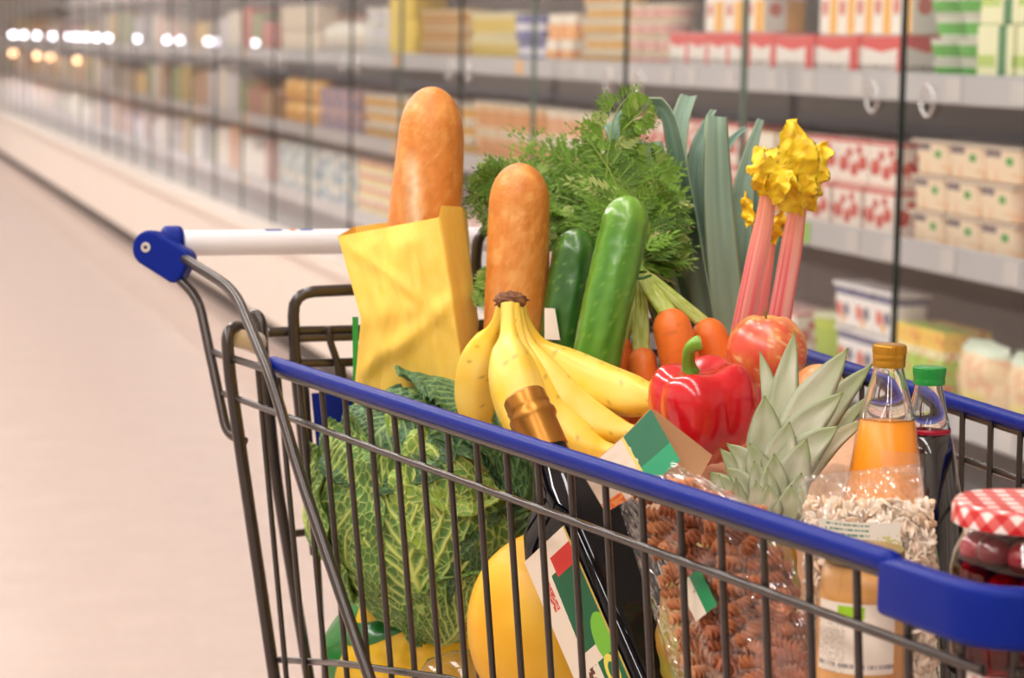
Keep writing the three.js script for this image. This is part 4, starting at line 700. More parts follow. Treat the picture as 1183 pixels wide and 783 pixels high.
// ---------------------------------------------------------------- melon, yellow-green bag, clear tub under the cabbage
{
  const c = P(638, 728, 1.93), s = mpp(1.93);
  solo('melon', ball(56, 44, (th, ph, n) => c.clone().add(V(n.x * 100, n.y * 118, n.z * 84).applyAxisAngle(V(0, 0, 1), 0.2).multiplyScalar(s * (1 + 0.012 * fbm(n.x * 3, n.y * 3, n.z * 3)))), (th, ph, p) => mix3(hex(0xf4ae10), hex(0xf8c030), clamp(0.5 + fbm(p.x * 30, p.y * 30, p.z * 30) * 1.8))), vcol(0.4, { clearcoat: 0.2, clearcoatRoughness: 0.4 }), 'smooth deep yellow melon behind the wires left of the dark bottle', 'melon');
}
{
  const tx = dataTex(512, 512, (u, v) => { const y = v + 0.05 * Math.sin(u * 7); let c = [240, 196, 20]; if (y > 0.6 && y < 0.74) c = [34, 120, 48]; if (u < 0.2 - 0.5 * Math.abs(v - 0.6)) c = [36, 128, 52]; if (u > 0.36 && u < 0.95 && y >= 0.74 && y < 0.97) c = [226, 208, 178]; if (y > 0.75 && u > 0.31 && u < 0.36) c = [44, 110, 50]; const n = fbm(u * 8, v * 8) * 20; return [c[0] + n, c[1] + n, c[2] + n * 0.6]; });
  const A = [P(371, 708, 2.17), P(425, 640, 2.2), P(560, 650, 2.16), P(545, 850, 2.12), P(405, 850, 2.14)];
  const g = (z, k) => grid(44, 40, (u, v) => { // v upwards
    const l = P(lerp(398, 372, smooth(0, 0.45, v)) + 50 * smooth(0.5, 1, v), lerp(842, 655, v), 2.19), r = P(lerp(555, 540, v), lerp(842, 640, v), 2.16), p = l.lerp(r, u);
    const puff = Math.pow(Math.sin(Math.PI * clamp(u)) * Math.sin(Math.PI * clamp(v * 0.96 + 0.02)), 0.5); p.z += z * (0.034 * puff + 0.004 * fbm(u * 7, v * 7, k, 3)) + 0.004 * noise(u * 9, v * 12, k) * (z > 0 ? 1 : 0) + 0.006 * (1 - Math.abs(clamp((u * 1.2 + v - 0.9) * 4, -1, 1))); return p; });
  solo('produce_bag', mergeGeometries([g(1, 1), g(-1, 4)]), std(0xffffff, 0.28, { map: tx, clearcoat: 0.5, clearcoatRoughness: 0.15 }), 'glossy yellow and green plastic bag under the cabbage', 'bag');
}
{
  const t = thing('plastic_tub', 'clear plastic tub with red rim, low down beside the melon', 'tub'), c = P(535, 812, 1.99);
  const dome = lathe([[0.04, -0.02], [0.042, 0], [0.039, 0.018], [0.03, 0.033], [0.014, 0.04], [0.001, 0.041]], 36);
  part('dome_lid', dome, clearSheet({ roughness: 0.12, color: 0xf4f0e8 }), t).position.copy(c);
  part('tub_body', lathe([[0.001, -0.075], [0.034, -0.075], [0.04, -0.02]], 36), std(0xe6dfd4, 0.5), t).position.copy(c);
  const rim = new THREE.TorusGeometry(0.041, 0.0022, 8, 40); rim.rotateX(Math.PI / 2); part('rim_band', rim, std(0xb8322a, 0.4), t).position.copy(c.clone().add(V(0, -0.004, 0)));
}

// ---------------------------------------------------------------- dark bottle with gold neck
{
  const t = thing('oil_bottle', 'dark square bottle with gold foil neck, leaning behind the side wires', 'bottle');
  const a = P(605, 458, 1.885), b = P(810, 925, 1.735), ax = b.clone().sub(a), L = ax.length(); ax.normalize();
  // turn: one flat side faces left and down (label), one faces the camera
  const fr = V(0.6, 0.1, 0.78); fr.addScaledVector(ax, -fr.dot(ax)).normalize(); const sd = V(0, 0, 0).crossVectors(fr, ax);
  const m4 = new THREE.Matrix4().makeBasis(sd, ax.clone().negate(), fr).setPosition(a);
  const lev = [[0.012, 0.0, 1], [0.0155, -0.001, 1], [0.0155, -0.014, 1], [0.0172, -0.017, 1], [0.0172, -0.02, 1], [0.0155, -0.023, 1], [0.0155, -0.05, 1], [0.0165, -0.06, 1], [0.025, -0.082, 0.75], [0.0345, -0.1, 0.45], [0.037, -0.115, 0.3], [0.037, -L + 0.006, 0.3], [0.033, -L, 0.3], [0.001, -L, 0.3]];
  const body = (list, off = 0) => grid(56, list.length - 1, (u, v) => { const [r, y, k] = list[Math.round(v * (list.length - 1))], rr = r + off, p = roundRect(rr * 2, rr * 2, rr * lerp(0.08, 1, k), 13)[Math.round(u * 56) % 56]; return V(p[0], y, p[1]).applyMatrix4(m4); }, null, true);
  part('glass', body(lev.slice(5)), std(0x07090f, 0.06, { ior: 1.45 }), t, 'near-black glass');
  part('foil', body([[0.001, 0.001, 1], [0.0148, 0.001, 1], [0.0162, -0.001, 1], [0.0162, -0.008, 1], [0.0168, -0.0095, 1], [0.0162, -0.011, 1], [0.0162, -0.014, 1], [0.0182, -0.017, 1], [0.0182, -0.0205, 1], [0.0163, -0.0235, 1], [0.0163, -0.046, 1], [0.0155, -0.047, 1]]), std(0xb07830, 0.36, { metalness: 0.75 }), t, 'gold foil sleeve');
  // printed label on the left side
  const lab = dataTex(256, 512, (u, v) => { const y = 1 - v; let c = [232, 216, 196]; if (y > 0.12 && y < 0.44 && u > 0.38 - 0.12 * (y - 0.2)) c = [14, 92, 56]; if (y > 0.06 && y < 0.14 && u > 0.5) c = [206, 48, 38]; if (y > 0.12 && y < 0.24 && u > 0.18 && u < 0.3 && noise(u * 60, v * 60) > -0.2) c = [200, 60, 52]; if (Math.hypot(u - 0.85, (y - 0.44) * 2) < 0.2) c = [116, 186, 50]; if (y > 0.5 && u < 0.5 && fbm(u * 10, v * 20) > 0.02) c = [96, 56, 36]; if (y > 0.5 && u > 0.55) c = [18, 100, 60]; if (Math.abs(Math.hypot(u - 0.75, (y - 0.56) * 2) - 0.1) < 0.03) c = [230, 214, 90]; if (y > 0.64 && u > 0.66 && u < 0.9 && Math.sin(y * 190) > 0.2 && noise(u * 40, y * 40) > -0.1) c = [160, 206, 170]; if (u > 0.965) c = [196, 170, 80]; return c; });
  const lg = grid(1, 1, (u, v) => V(-0.0382, lerp(-0.31, -0.118, v), lerp(-0.029, 0.029, u)).applyMatrix4(m4)); part('label', lg, std(0xffffff, 0.55, { map: lab }), t, 'white and green paper label');
}

// ---------------------------------------------------------------- printed carton stuck upright by the rim
{
  const d0 = 1.70, t = thing('folded_carton', 'green and white printed card carton sticking up beside the rim', 'carton');
  const A = P(692, 530, d0), B = P(754, 472, d0 + 0.01), Cc = P(790, 500, d0), D = P(791, 525, d0 - 0.005), E = P(706, 590, d0 - 0.015);
  // front panel: corner points going round
  const tx = dataTex(256, 256, (u, v) => { let c = [226, 204, 182]; const k = fbm(u * 6, v * 6) * 14; c = c.map((x) => x + k); if (u > 0.56 + 0.05 * noise(v * 9, 1) + 0.1 * (v < 0.3 ? 0.3 - v : 0)) c = v < 0.35 ? [10, 150, 98] : [16, 104, 66]; if (Math.abs(u - 0.55) < 0.018) c = [224, 198, 96]; if (u < 0.54 && v < 0.34 && v > 0.1 && u > 0.3) c = noise(u * 40, v * 40) > 0.25 ? [70, 64, 70] : [240, 226, 210]; if (u < 0.25 && v < 0.2) c = noise(u * 20, v * 20) > 0 ? [232, 100, 40] : [240, 150, 80]; return c; });
  const P00 = P(700, 592, d0 - 0.012), P10 = P(786, 532, d0 - 0.006), P01 = P(672, 545, d0 + 0.0), P11 = P(752, 472, d0 + 0.012);
  const rect = (off) => grid(12, 12, (u, v) => { const p = P01.clone().lerp(P11, u).lerp(P00.clone().lerp(P10, u), 1 - v); p.addScaledVector(cf, off + 0.004 * Math.sin(u * Math.PI)); return p; });
  part('front_panel', rect(0), std(0xffffff, 0.5, { map: tx }), t, 'printed green and white side');
  part('inner_panel', rect(-0.0012), std(0xc79a70, 0.7), t);
  const Q = [P(756, 473, d0 + 0.014), P(823, 526, d0 + 0.03), P(806, 556, d0 + 0.02), P(786, 560, d0 + 0.0)], q2 = (o) => grid(6, 6, (u, v) => Q[0].clone().lerp(Q[1], u).lerp(P(720, 580, d0 + 0.01).lerp(Q[2], u), 1 - v).add(V(0, 0, o)));
  part('back_panel', mergeGeometries([q2(0), q2(-0.0012)]), std(0xc8976c, 0.7), t, 'plain brown inside of the carton');
}

// ---------------------------------------------------------------- brown paper bag that fills the middle of the cart
{
  const paper = dataTex(256, 256, (u, v) => { const n = fbm(u * 30, v * 30) * 14 + noise(u * 3, v * 120) * 5; return [226 + n, 178 + n, 142 + n]; });
  const mk = (name, label, list) => { const t = thing(name, label, 'paper bag'); list.forEach(([c, h, seed, rot]) => part('paper', ball(64, 44, (th, ph, n) => { const e = 0.5, q = V(Math.sign(n.x) * Math.pow(Math.abs(n.x), e) * h[0], Math.sign(n.y) * Math.pow(Math.abs(n.y), e) * h[1], Math.sign(n.z) * Math.pow(Math.abs(n.z), e) * h[2]); const cr = Math.abs(noise(q.x * 26 + seed, q.y * 26, q.z * 26)) * 0.016 + Math.abs(noise(q.x * 60, q.y * 60 + seed, q.z * 60)) * 0.007; return q.addScaledVector(n, -cr).applyAxisAngle(V(0, 1, 0), rot).add(c); }), std(0xffffff, 0.75, { map: paper }), t)); return t; };
  const c1 = P(745, 640, 1.99); c1.y = 0.788;
  mk('kraft_bag', 'crumpled brown paper bag lying under the pepper and bananas', [[c1, [0.085, 0.105, 0.075], 3, CART_A]]);
  const c2 = P(968, 560, 2.0); c2.y = 0.8;
  mk('kraft_bag', 'crumpled brown paper bag behind the pineapple leaves', [[c2, [0.075, 0.118, 0.07], 9, CART_A + 0.2]]);
  // an onion peeping out between the apple and the pineapple
  const oc = P(946, 450, 1.97);
  solo('onion', ball(30, 22, (th, ph, n) => oc.clone().add(V(n.x, n.y * 0.95, n.z).multiplyScalar(0.021)), (th, ph, p) => mix3(hex(0xe8b07a), hex(0xd88a50), clamp(0.5 + noise(th * 7, ph) * 1.2))), vcol(0.35), 'pale orange onion half hidden between apple and pineapple leaf', 'onion');
  // scrap of white paper beside the dark cucumber
  solo('paper_scrap', mergeGeometries([0, -0.002].map((o) => grid(4, 6, (u, v) => P(lerp(629, 641, u) + 6 * v * u, lerp(356, 392, v), 2.125).add(V(0, 0, o + 0.004 * u))))), std(0xf0e2d2, 0.6), 'small white paper edge between cucumber and bananas', 'paper');
}

// ---------------------------------------------------------------- pineapple
{
  const t = thing('pineapple', 'pineapple with a grey-green crown of pointed leaves', 'pineapple');
  const base = P(872, 592, 1.73), s = mpp(1.73), up = P(905, 470, 1.72).sub(base).normalize();
  const fruit = V(0, 0, 0).copy(base).addScaledVector(up, -0.075);
  const q = new THREE.Quaternion().setFromUnitVectors(V(0, 1, 0), up);
  part('fruit', ball(72, 60, (th, ph) => { const eye = Math.cos(th * 9 + ph * 8) * Math.cos(th * 9 - ph * 8); const r = 1 + 0.05 * eye; return V(Math.sin(ph) * Math.sin(th) * 0.046 * r, Math.cos(ph) * 0.078 * (1 + 0.02 * eye), Math.sin(ph) * Math.cos(th) * 0.046 * r).applyQuaternion(q).add(fruit); }, (th, ph, p) => { const eye = Math.cos(th * 9 + ph * 8) * Math.cos(th * 9 - ph * 8); return mix3(hex(0xb87a2a), hex(0x9aa03a), clamp(0.5 - eye * 0.6)); }), vcol(0.6), t);
  const col = (seed) => (u, x, topSide) => { let c = mix3(hex(0xb9c09c), hex(0xe6e4d0), clamp(0.45 + noise(x * 9, u * 3, seed) * 0.9 + noise(x * 30, u * 2, seed) * 0.5 + (seed % 3) * 0.12 - 0.12)); if (Math.abs(x) > 0.8) c = mix3(c, hex(0x7f9660), 0.4); c = mix3(c, hex(0x7a6236), smooth(0.95, 1, u)); c = mix3(c, hex(0x8aa050), smooth(0.66, 0.95, u) * 0.55); return c; };
  const mat = vcol(0.5, { transmission: 0.08, thickness: 0, specularIntensity: 0.5 });
  const lf = (x0, y0, x1, y1, bow, w, d0, d1, seed, h = [0, 0.2, 1]) => { const mx = (x0 + x1) / 2 + bow[0], my = (y0 + y1) / 2 + bow[1]; part('leaf', blade([P(x0, y0, d0), P(mx, my, (d0 + d1) / 2 + (bow[2] ?? 0)), P(x1, y1, d1)], [0.6, 0.92, 1, 0.92, 0.7, 0.42, 0.03].map((k) => k * w * 1.22 * s), { n: 18, across: 5, fold: 0.38, thick: 0.0016, hint: V(...h), col: col(seed) }), mat, t); };
  // back row
  lf(900, 520, 918, 383, [-3, 0], 15, 1.76, 1.76, 1); lf(905, 530, 980, 402, [-6, -2], 21, 1.755, 1.75, 2); lf(908, 540, 1008, 420, [-2, -6], 17, 1.765, 1.77, 3);
  lf(898, 520, 908, 428, [0, 0], 13, 1.765, 1.765, 4); lf(896, 510, 878, 405, [4, 4], 10, 1.77, 1.77, 5); lf(915, 560, 1006, 455, [4, -8], 11, 1.765, 1.765, 6); lf(910, 570, 1004, 482, [0, -12], 12, 1.755, 1.755, 7);
  lf(902, 545, 974, 453, [-8, -6], 20, 1.745, 1.735, 8);
  // middle row
  lf(890, 545, 883, 457, [-3, 0], 20, 1.745, 1.735, 9); lf(900, 560, 969, 492, [-2, -8], 19, 1.735, 1.725, 10); lf(898, 548, 912, 487, [-2, 0], 18, 1.735, 1.725, 11);
  lf(904, 578, 932, 507, [0, -2], 19, 1.725, 1.712, 12); lf(884, 560, 866, 512, [-1, 0], 14, 1.735, 1.725, 13); lf(876, 570, 839, 512, [4, -10], 13, 1.74, 1.73, 14); lf(874, 576, 832, 518, [-4, -8], 12, 1.75, 1.745, 15);
  // front row
  lf(893, 580, 894, 524, [0, 0], 15, 1.715, 1.705, 16); lf(882, 578, 871, 532, [0, 0], 12, 1.715, 1.705, 17); lf(888, 592, 887, 540, [0, 2], 12, 1.705, 1.695, 18); lf(908, 590, 926, 546, [4, 0], 13, 1.71, 1.70, 19);
  lf(872, 584, 838, 540, [0, -8], 12, 1.715, 1.705, 20); lf(870, 592, 830, 548, [-2, -4], 10, 1.72, 1.715, 21); lf(876, 594, 873, 555, [0, 2], 10, 1.70, 1.69, 22); lf(890, 600, 887, 560, [0, 2], 12, 1.70, 1.69, 23); lf(904, 602, 914, 560, [2, 2], 14, 1.70, 1.69, 24);
  lf(862, 598, 850, 552, [-4, 0], 10, 1.715, 1.70, 25); lf(918, 600, 925, 562, [4, 0], 11, 1.705, 1.70, 26); lf(850, 585, 820, 545, [-6, -10], 15, 1.745, 1.74, 27);
  // small dry bracts at the foot of the crown
  const R = rng(4); for (let i = 0; i < 26; i++) { const x = 858 + R() * 62, y = 596 + R() * 20; part('bract', blade([P(x, y, 1.69), P(x + (R() - 0.5) * 18, y + 3 + R() * 6, 1.675), P(x + (R() - 0.5) * 44, y + 8 + R() * 14, 1.672)], [2, 3, 2, 0.3].map((k) => k * s), { n: 6, across: 2, fold: 0.3, thick: 0.0008, hint: V(0, 0.5, 1), col: () => (R() < 0.55 ? hex(0x9fb432) : hex(0xe0b08a)) }), mat, t); }
}

// ---------------------------------------------------------------- fusilli in a clear bag
{
  const R = rng(31), variants = [];
  for (let k = 0; k < 4; k++) { const len = 0.021 + k * 0.0018; variants.push(sweep([V(-len / 2, 0, 0), V(0, (k - 1.5) * 0.0006, 0), V(len / 2, 0, 0)], (u) => (u <= 0 || u >= 1 ? 0.0002 : 0.0047), 60, 18, { shape: (u, th) => 0.36 + 0.64 * Math.pow(Math.abs(Math.cos(1.5 * th - u * (19 + k))), 1.8) })); }
  const tones = [0xb06a44, 0xbc784e, 0xa05c3a, 0xc48458].map((c) => std(c, 0.55));
  const inside = (x, y) => { const l = lerp(712, 790, (y - 560) / 240), r = y < 600 ? lerp(812, 900, (y - 560) / 40) : lerp(900, 945, (y - 600) / 190); return [l, r]; };
  const wallD = (px) => { const u = (px - CX) / FOCAL; return (0.2496 + 1.287 * 0.5097 - 0.0) / (0.5097 + u); };     // distance of the near side wires under that column
  let k = 0;
  for (let layer = 0; layer < 2; layer++) for (let y = 560; y < 800; y += 15.5) {
    const [l, r] = inside(0, y), n = Math.floor((r - l - 14) / 33); if (n < 1) continue;
    for (let i = 0; i < n; i++) {
      const x = lerp(l + 16, r - 14, (i + 0.5) / n) + (R() - 0.5) * 9 + (layer ? 12 : 0), yy = y + (R() - 0.5) * 7, bulge = Math.sin(Math.PI * clamp((x - l) / (r - l)));
      if (x > r - 8) continue;
      const m = shade(new THREE.Mesh(variants[k % 4], tones[(k * 7 + layer) % 4])); m.name = numbered('fusilli'); k++;
      m.position.copy(P(x, yy, wallD(x) + 0.062 - 0.02 * bulge + layer * 0.013 + R() * 0.005)); m.rotation.set(R() * 6, (R() - 0.5) * 0.5, (R() < 0.72 ? -0.15 : 0.9) + (R() - 0.5) * 0.9);
      scene.add(m); tag(m, 'brown spiral of fusilli pasta inside the clear bag', 'pasta', 'fusilli in the clear bag');
    }
  }
  const bag = thing('pasta_bag', 'clear cellophane bag full of brown fusilli, against the side wires', 'pasta bag');
  const film = clearSheet({ ior: 1.55, roughness: 0.03, transmission: 0.97 });
  const edge = (v) => { const y = lerp(548, 860, v), l = lerp(708, 806, v) - 4, r = y < 600 ? lerp(806, 902, (y - 548) / 52) : lerp(902, 962, (y - 600) / 190); return [l, r, y]; };
  const sheet = (front) => grid(70, 60, (u, v) => { const [l, r, y] = edge(v), x = lerp(l, r, u), b = Math.pow(Math.sin(Math.PI * clamp(u)) * Math.sin(Math.PI * clamp(0.03 + v * 0.95)), 0.6); const cre = Math.abs(noise(u * 5 + v * 3, v * 6, front)) * 0.010 + Math.abs(noise(u * 13, v * 11, front + 4)) * 0.004; return P(x, y, wallD(x) + 0.07 + (front ? -0.041 * b + cre : 0.03 * b - cre)); });
  part('film', facet(mergeGeometries([sheet(1), sheet(0)])), film, bag);
  // gathered mouth of the bag and the welded corner
  part('mouth', grid(30, 10, (u, v) => P(lerp(768, 872, u) + 8 * v, lerp(548, 596, u) - 16 * v * (1 - u * 0.5) + 4 * noise(u * 12, v * 3), wallD(lerp(768, 872, u)) + 0.07 + 0.012 * noise(u * 9, v * 2, 3))), film, bag);
  part('corner_seal', grid(14, 12, (u, v) => P(lerp(868, 952, u) + 6 * v * (1 - u), lerp(lerp(805, 764, u), lerp(742, 758, u), v), wallD(910) + 0.03 + 0.004 * noise(u * 8, v * 8))), clearSheet({ roughness: 0.35, color: 0xf6e4de }), bag, 'welded clear corner');
  // paper sticker in two colours, a small flat rectangle that follows the film
  const so = P(784, 676, wallD(784) + 0.0215), se = P(808, 656, wallD(808) + 0.0215).sub(so), sv = P(804, 718, wallD(804) + 0.0215).sub(so);
  for (const [a, b, c] of [[0, 0.5, 0xece0cc], [0.5, 1, 0x0e8a54]]) part('sticker', mergeGeometries([0, -0.0004].map((o) => grid(4, 4, (u, v) => so.clone().addScaledVector(se, lerp(a, b, u)).addScaledVector(sv, v).add(V(0, 0, o + 0.0006 * Math.sin(v * 3)))))), std(c, 0.5), bag, c === 0x0e8a54 ? 'green half of the paper sticker' : 'white half of the paper sticker');
}

// ---------------------------------------------------------------- bottles and jars at the front
const shell = clearSheet({ ior: 1.5, roughness: 0.015 }), solidGlass = std(0xffffff, 0.01, { transmission: 1, thickness: 0.003, ior: 1.5 });
function standAt(px, py, d) { return P(px, py, d); }
{
  const t = thing('juice_bottle', 'glass bottle of orange juice with a gold cap', 'bottle'), p = P(1028, 397, 1.74), s = mpp(1.74);
  t.position.copy(p);
  const S = (list) => list.map(([x, y]) => [x * s, -y * s]);
  const out = [[33, 88], [42, 148], [51, 196], [58, 230], [60.5, 262], [60.5, 440], [55, 452], [1, 452]];
  part('glass', lathe(S(out).reverse(), 48), shell, t, 'clear glass');
  part('juice', lathe(S([[0.1, 87], [31.2, 87], [40.5, 148], [49.5, 196], [56.5, 230], [59, 262], [59, 438], [53, 449], [0.1, 449]]).reverse(), 48), std(0xff9a00, 0.35), t, 'orange juice');
  part('neck', lathe(S([[13, 12], [16, 12], [16.5, 26], [19.5, 38], [26, 62], [32.8, 87], [30.6, 87], [23.6, 62], [17.2, 38], [14.2, 26], [13, 12]]).reverse(), 56), solidGlass, t, 'clear glass neck');
  const cap = part('cap', lathe(S([[18.2, 27], [19, 26], [19, 20], [18.4, 18.5], [19.3, 17], [19.3, 13], [18.7, 11.5], [19.3, 10], [19.3, 3], [18, 0.5], [0.1, 0]]).reverse(), 60), std(0xc9932e, 0.3, { metalness: 0.75 }), t, 'gold metal cap');
  const knurl = new THREE.CylinderGeometry(0.9 * s, 0.9 * s, 9 * s, 5); for (let i = 0; i < 40; i++) { const k = part('ridge', knurl, cap.material, cap), a = i / 40 * Math.PI * 2; k.position.set(Math.sin(a) * 19 * s, -6.5 * s, Math.cos(a) * 19 * s); }
  const lt = dataTex(128, 256, (u, v) => (v > 0.86 ? [240, 200, 20] : v > 0.05 ? (Math.sin(v * 120) > 0.2 && v > 0.55 && v < 0.84 && noise(u * 60, v * 30) > -0.2 ? [60, 120, 30] : [150, 196, 44]) : [240, 220, 60]));
  part('label', lathe(S([[61, 430], [61, 262], [59, 238]]), 48), std(0xffffff, 0.5, { map: lt }), t, 'yellow and green paper label');
}
{
  const t = thing('grape_juice_bottle', 'glass bottle of dark red juice with a green cap', 'bottle'), p = P(1074, 423, 1.82), s = mpp(1.82);
  t.position.copy(p);
  const S = (list) => list.map(([x, y]) => [x * s, -y * s]);
  part('glass', lathe(S([[27.5, 76], [33, 100], [42, 149], [49, 200], [51, 240], [51, 400], [46, 410], [1, 410]]).reverse(), 48), shell, t, 'clear glass');
  part('juice', lathe(S([[0.1, 77], [26.5, 77], [31.6, 100], [40.5, 149], [47.5, 200], [49.5, 240], [49.5, 398], [44, 408], [0.1, 408]]).reverse(), 48), std(0x0d060c, 0.12, { clearcoat: 0.6 }), t, 'nearly black juice');
  const rt = new THREE.TorusGeometry(26 * s, 1.5 * s, 8, 40); rt.rotateX(Math.PI / 2); rt.scale(1, 2.2, 1); rt.translate(0, -75 * s, 0); part('juice_surface', rt, std(0xa80e2e, 0.25), t, 'red edge of the juice');
  part('neck', lathe(S([[13, 10], [15.5, 10], [16, 22], [18.5, 34], [22.5, 54], [27.3, 75.5], [25, 75.5], [20.2, 54], [16.2, 34], [13.8, 22], [13, 10]]).reverse(), 56), solidGlass, t, 'clear glass neck');
  const cap = part('cap', lathe(S([[18, 21], [18.6, 20], [18.6, 15], [17.9, 13.6], [18.8, 12], [18.8, 2.5], [17.5, 0.4], [0.1, 0]]).reverse(), 60), std(0x0c8f36, 0.3, { clearcoat: 0.4 }), t, 'green metal cap');
  const knurl = new THREE.CylinderGeometry(0.9 * s, 0.9 * s, 7 * s, 5); for (let i = 0; i < 40; i++) { const k = part('ridge', knurl, cap.material, cap), a = i / 40 * Math.PI * 2; k.position.set(Math.sin(a) * 18.5 * s, -5 * s, Math.cos(a) * 18.5 * s); }
}
{
  // gingham lid, shared by the two cherry jars
  const ging = dataTex(512, 128, (u, v) => { const n = 15, a = Math.floor(u * n * 2 + v * 3) % 2, b = Math.floor(u * n * 2 - v * 3 + 60) % 2; return a && b ? [206, 26, 30] : a || b ? [226, 96, 92] : [246, 236, 228]; });
  const gingTop = dataTex(256, 256, (u, v) => { const a = Math.floor(u * 12) % 2, b = Math.floor(v * 12) % 2; return a && b ? [206, 26, 30] : a || b ? [226, 96, 92] : [246, 236, 228]; });
  const gm = std(0xffffff, 0.35, { map: ging, clearcoat: 0.5 }), gt = std(0xffffff, 0.35, { map: gingTop, clearcoat: 0.5 });
  const R = rng(12), cherry = ball(20, 14, (th, ph, n) => n.multiplyScalar(0.0102 * (1 - 0.15 * Math.exp(-Math.pow(ph / 0.35, 2))))), reds = [0x6a0818, 0x8e0e22, 0xa81630].map((c) => std(c, 0.18, { clearcoat: 0.7, clearcoatRoughness: 0.08 }));
  const jar = (x, y, d, label, n) => {
    const t = thing('cherry_jar', label, 'jar'); t.position.copy(P(x, y, d)); const H = -0.098;
    part('glass', lathe([[0.001, H], [0.034, H], [0.0385, H + 0.006], [0.041, H + 0.03], [0.041, -0.04], [0.039, -0.03], [0.034, -0.019], [0.033, -0.013]], 56), shell, t, 'bulged clear glass');
    part('syrup', lathe([[0.001, H + 0.003], [0.0325, H + 0.003], [0.0372, H + 0.008], [0.0398, H + 0.03], [0.0398, -0.04], [0.0375, -0.031], [0.001, -0.031]], 48), std(0xffffff, 0.02, { transmission: 1, thickness: 0, ior: 1.1, specularIntensity: 0.15, color: 0xb03444 }), t, 'dark red syrup');
    const lid = part('lid', lathe([[0.0405, -0.013], [0.0412, -0.0125], [0.0412, -0.003], [0.039, -0.0002]], 64), gm, t, 'red and white gingham lid');
    part('lid_top', new THREE.CircleGeometry(0.0392, 48).rotateX(-Math.PI / 2), gt, lid);
    for (let i = 0; i < n; i++) {
      const lay = Math.floor(i / 9), a = (i % 9) / 9 * Math.PI * 2 + lay * 0.4, rr = 0.0265, m = shade(new THREE.Mesh(cherry, reds[i % 3])); m.name = numbered('cherry'); scene.add(m);
      tag(m, `dark red cherry inside the ${label.startsWith('upper') ? 'upper' : 'lower'} gingham-lidded jar`, 'cherry', `cherries in the ${label.startsWith('upper') ? 'upper' : 'lower'} jar`);
      m.position.copy(t.position).add(V(Math.sin(a) * rr, H + 0.014 + lay * 0.0185 + R() * 0.003, Math.cos(a) * rr)); m.rotation.set(R() * 3, R() * 3, R() * 3);
    }
  };
  jar(1186, 578, 1.415, 'upper jar of cherries with a red and white gingham lid', 36);
  jar(1190, 799, 1.418, 'lower jar of cherries, its gingham lid under the upper jar', 9);
}
{
  const t = thing('applesauce_jar', 'jar of pale brown fruit sauce with a golden lid, behind the front wires', 'jar'), p = P(999, 632, 1.475), s = mpp(1.475); t.position.copy(p);
  const S = (l) => l.map(([x, y]) => [x * s, -y * s]);
  part('glass', lathe(S([[45, 8], [46, 16], [52, 40], [54, 60], [54, 360], [50, 372], [1, 372]]).reverse(), 48), shell, t, 'clear glass');
  part('sauce', lathe(S([[0.1, 18], [45, 18], [50.5, 42], [52.5, 60], [52.5, 358], [48, 369], [0.1, 369]]).reverse(), 48), std(0xe2a65c, 0.4), t, 'pale brown fruit sauce');
  part('lid', lathe(S([[46.5, 15], [47.5, 14], [47.5, 2], [46, 0], [0.1, -1]]).reverse(), 56), std(0xa89248, 0.32, { metalness: 0.6 }), t, 'golden lid');
  const lt = dataTex(512, 256, (u, v) => { let c = [238, 226, 210]; if (u > 0.3 && u < 0.62 && v > 0.78 && v < 0.96) c = [150, 200, 24]; if (v < 0.72 && u < 0.4 && Math.sin(v * 150) > 0.5 && noise(u * 40, v * 30) > 0) c = [150, 140, 140]; if (v < 0.14 && v > 0.08 && noise(u * 50, 3) > -0.1) c = [150, 140, 140]; return c; });
  const th0 = -1.25, lab = grid(20, 1, (u, v) => V(Math.sin(lerp(th0, 0.62, u)) * 54.6 * s, lerp(-140, -57, v) * s, Math.cos(lerp(th0, 0.62, u)) * 54.6 * s)); part('label', lab, std(0xffffff, 0.55, { map: lt }), t, 'white paper label with a lime square');
}
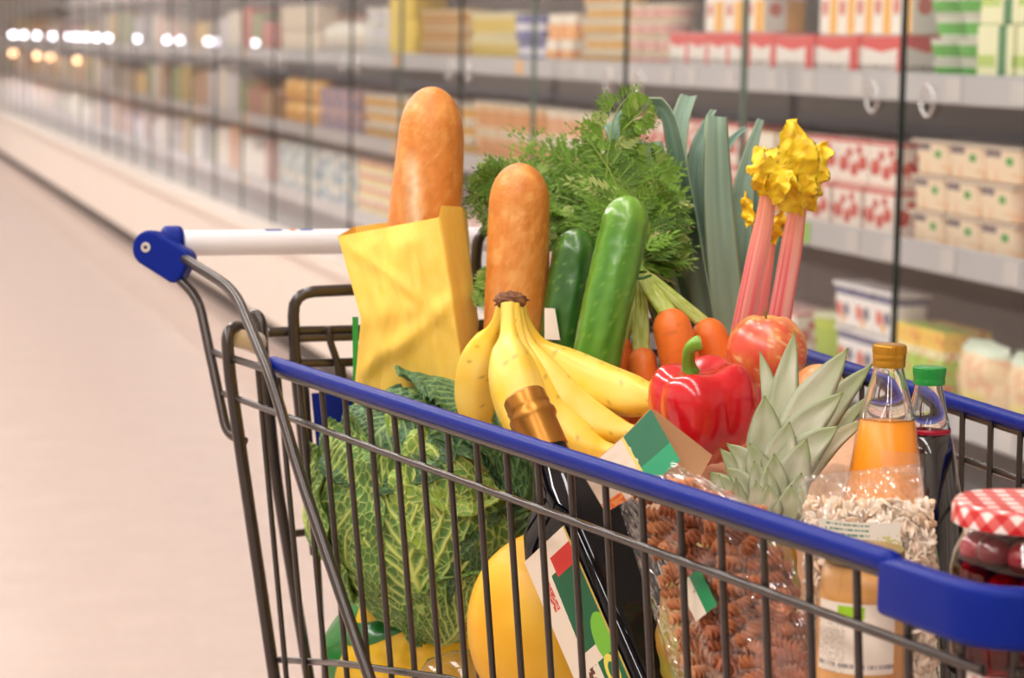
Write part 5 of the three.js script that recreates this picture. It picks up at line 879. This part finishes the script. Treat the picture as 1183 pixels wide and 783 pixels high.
// ---------------------------------------------------------------- oat flakes in a clear bag
{
  const bag = thing('oat_bag', 'clear bag of pale oat flakes with a welded top, in front of the juice bottle', 'oat bag'), film = clearSheet({ ior: 1.6, roughness: 0.07, transmission: 0.94 });
  const dm = (x) => 1.61;
  const edge = (v) => { const y = lerp(545, 800, v); return [lerp(925, 932, v) - 4 * Math.sin(v * 9), lerp(1062, 1086, smooth(0, 0.5, v)), y]; };
  const sheet = (f) => grid(60, 60, (u, v) => { const [l, r, y] = edge(v), b = Math.pow(Math.sin(Math.PI * u), 0.5) * smooth(0, 0.45, v) * smooth(1.02, 0.9, v); const cre = (1 - smooth(0.2, 0.55, v)) * 0.010 + 0.004; return P(lerp(l, r, u), y - (v < 0.02 ? (1 - u) * -6 : 0) - 10 * u * (1 - v), dm() + (f ? -0.03 : 0.03) * b - 0.001 * f + cre * noise(u * 7 + f, v * 9, 2) + 0.7 * cre * Math.abs(noise(u * 14, v * 19, 7 + f))); });
  part('film', facet(mergeGeometries([sheet(1), sheet(0)])), film, bag);
  // ribbed welded strips at the top corners
  for (const [x0, x1, y0, y1] of [[928, 976, 534, 556], [1018, 1068, 522, 548]]) part('weld', grid(24, 24, (u, v) => P(lerp(x0, x1, u), lerp(y0, y1, v) + 4 * u - 2, dm() + 0.004 * noise(u * 3, v * 2) + 0.0006 * Math.sin(v * 50))), clearSheet({ roughness: 0.3, color: 0xf6f2ee }), bag, 'ribbed welded strip');
  part('weld_edge', grid(3, 30, (u, v) => P(lerp(1060, 1067, u) + 4 * v, lerp(540, 680, v), dm() - 0.012 - 0.01 * Math.sin(v * 3))), clearSheet({ roughness: 0.25 }), bag);
  const lt = dataTex(256, 64, (u, v) => { let c = [238, 232, 218]; const row = v * 5.2 % 1; if (u > 0.08 && u < 0.62 && row > 0.3 && row < 0.75 && noise(u * 70, Math.floor(v * 5.2) * 9.1) > -0.12) c = [110, 150, 124]; if (u > 0.72 && v < 0.6 && noise(u * 16, v * 8) > 0.1) c = [206, 200, 130]; return c; });
  part('label', grid(12, 4, (u, v) => { const x = lerp(946, 1040, u); return P(x, lerp(628, 598, v) + 3 * Math.sin(u * 3) + 5 * u, dm() - 0.034); }), std(0xffffff, 0.5, { map: lt }), bag, 'pale paper strip with green print');
  // flakes
  const R = rng(55), flake = new THREE.SphereGeometry(0.0044, 7, 5); flake.scale(1, 0.75, 0.28);
  const n = 3800, im = new THREE.InstancedMesh(flake, std(0xffffff, 0.8), n), d = new THREE.Object3D(), c = new THREE.Color();
  for (let i = 0; i < n; i++) {
    const v = Math.pow(R(), 0.8), y = lerp(578, 800, v), u = R(), x = lerp(936 - 4, 1078, u), b = Math.pow(Math.sin(Math.PI * u), 0.5) * smooth(-0.1, 0.4, v);
    d.position.copy(P(x, y, dm() + (R() * 2 - 1) * 0.024 * b)); d.rotation.set(R() * 6, R() * 6, R() * 6); d.scale.setScalar(0.7 + R() * 0.6); d.updateMatrix(); im.setMatrixAt(i, d.matrix);
    const k = R(); im.setColorAt(i, c.setRGB(...mix3(hex(0xfaeedc), hex(0xecc8a4), k)));
  }
  shade(im); im.name = 'oat_flakes'; scene.add(im); tag(im, 'heap of pale rolled oat flakes inside the clear bag', 'oats', null, 'stuff');
}
renderer.render(scene, camera);
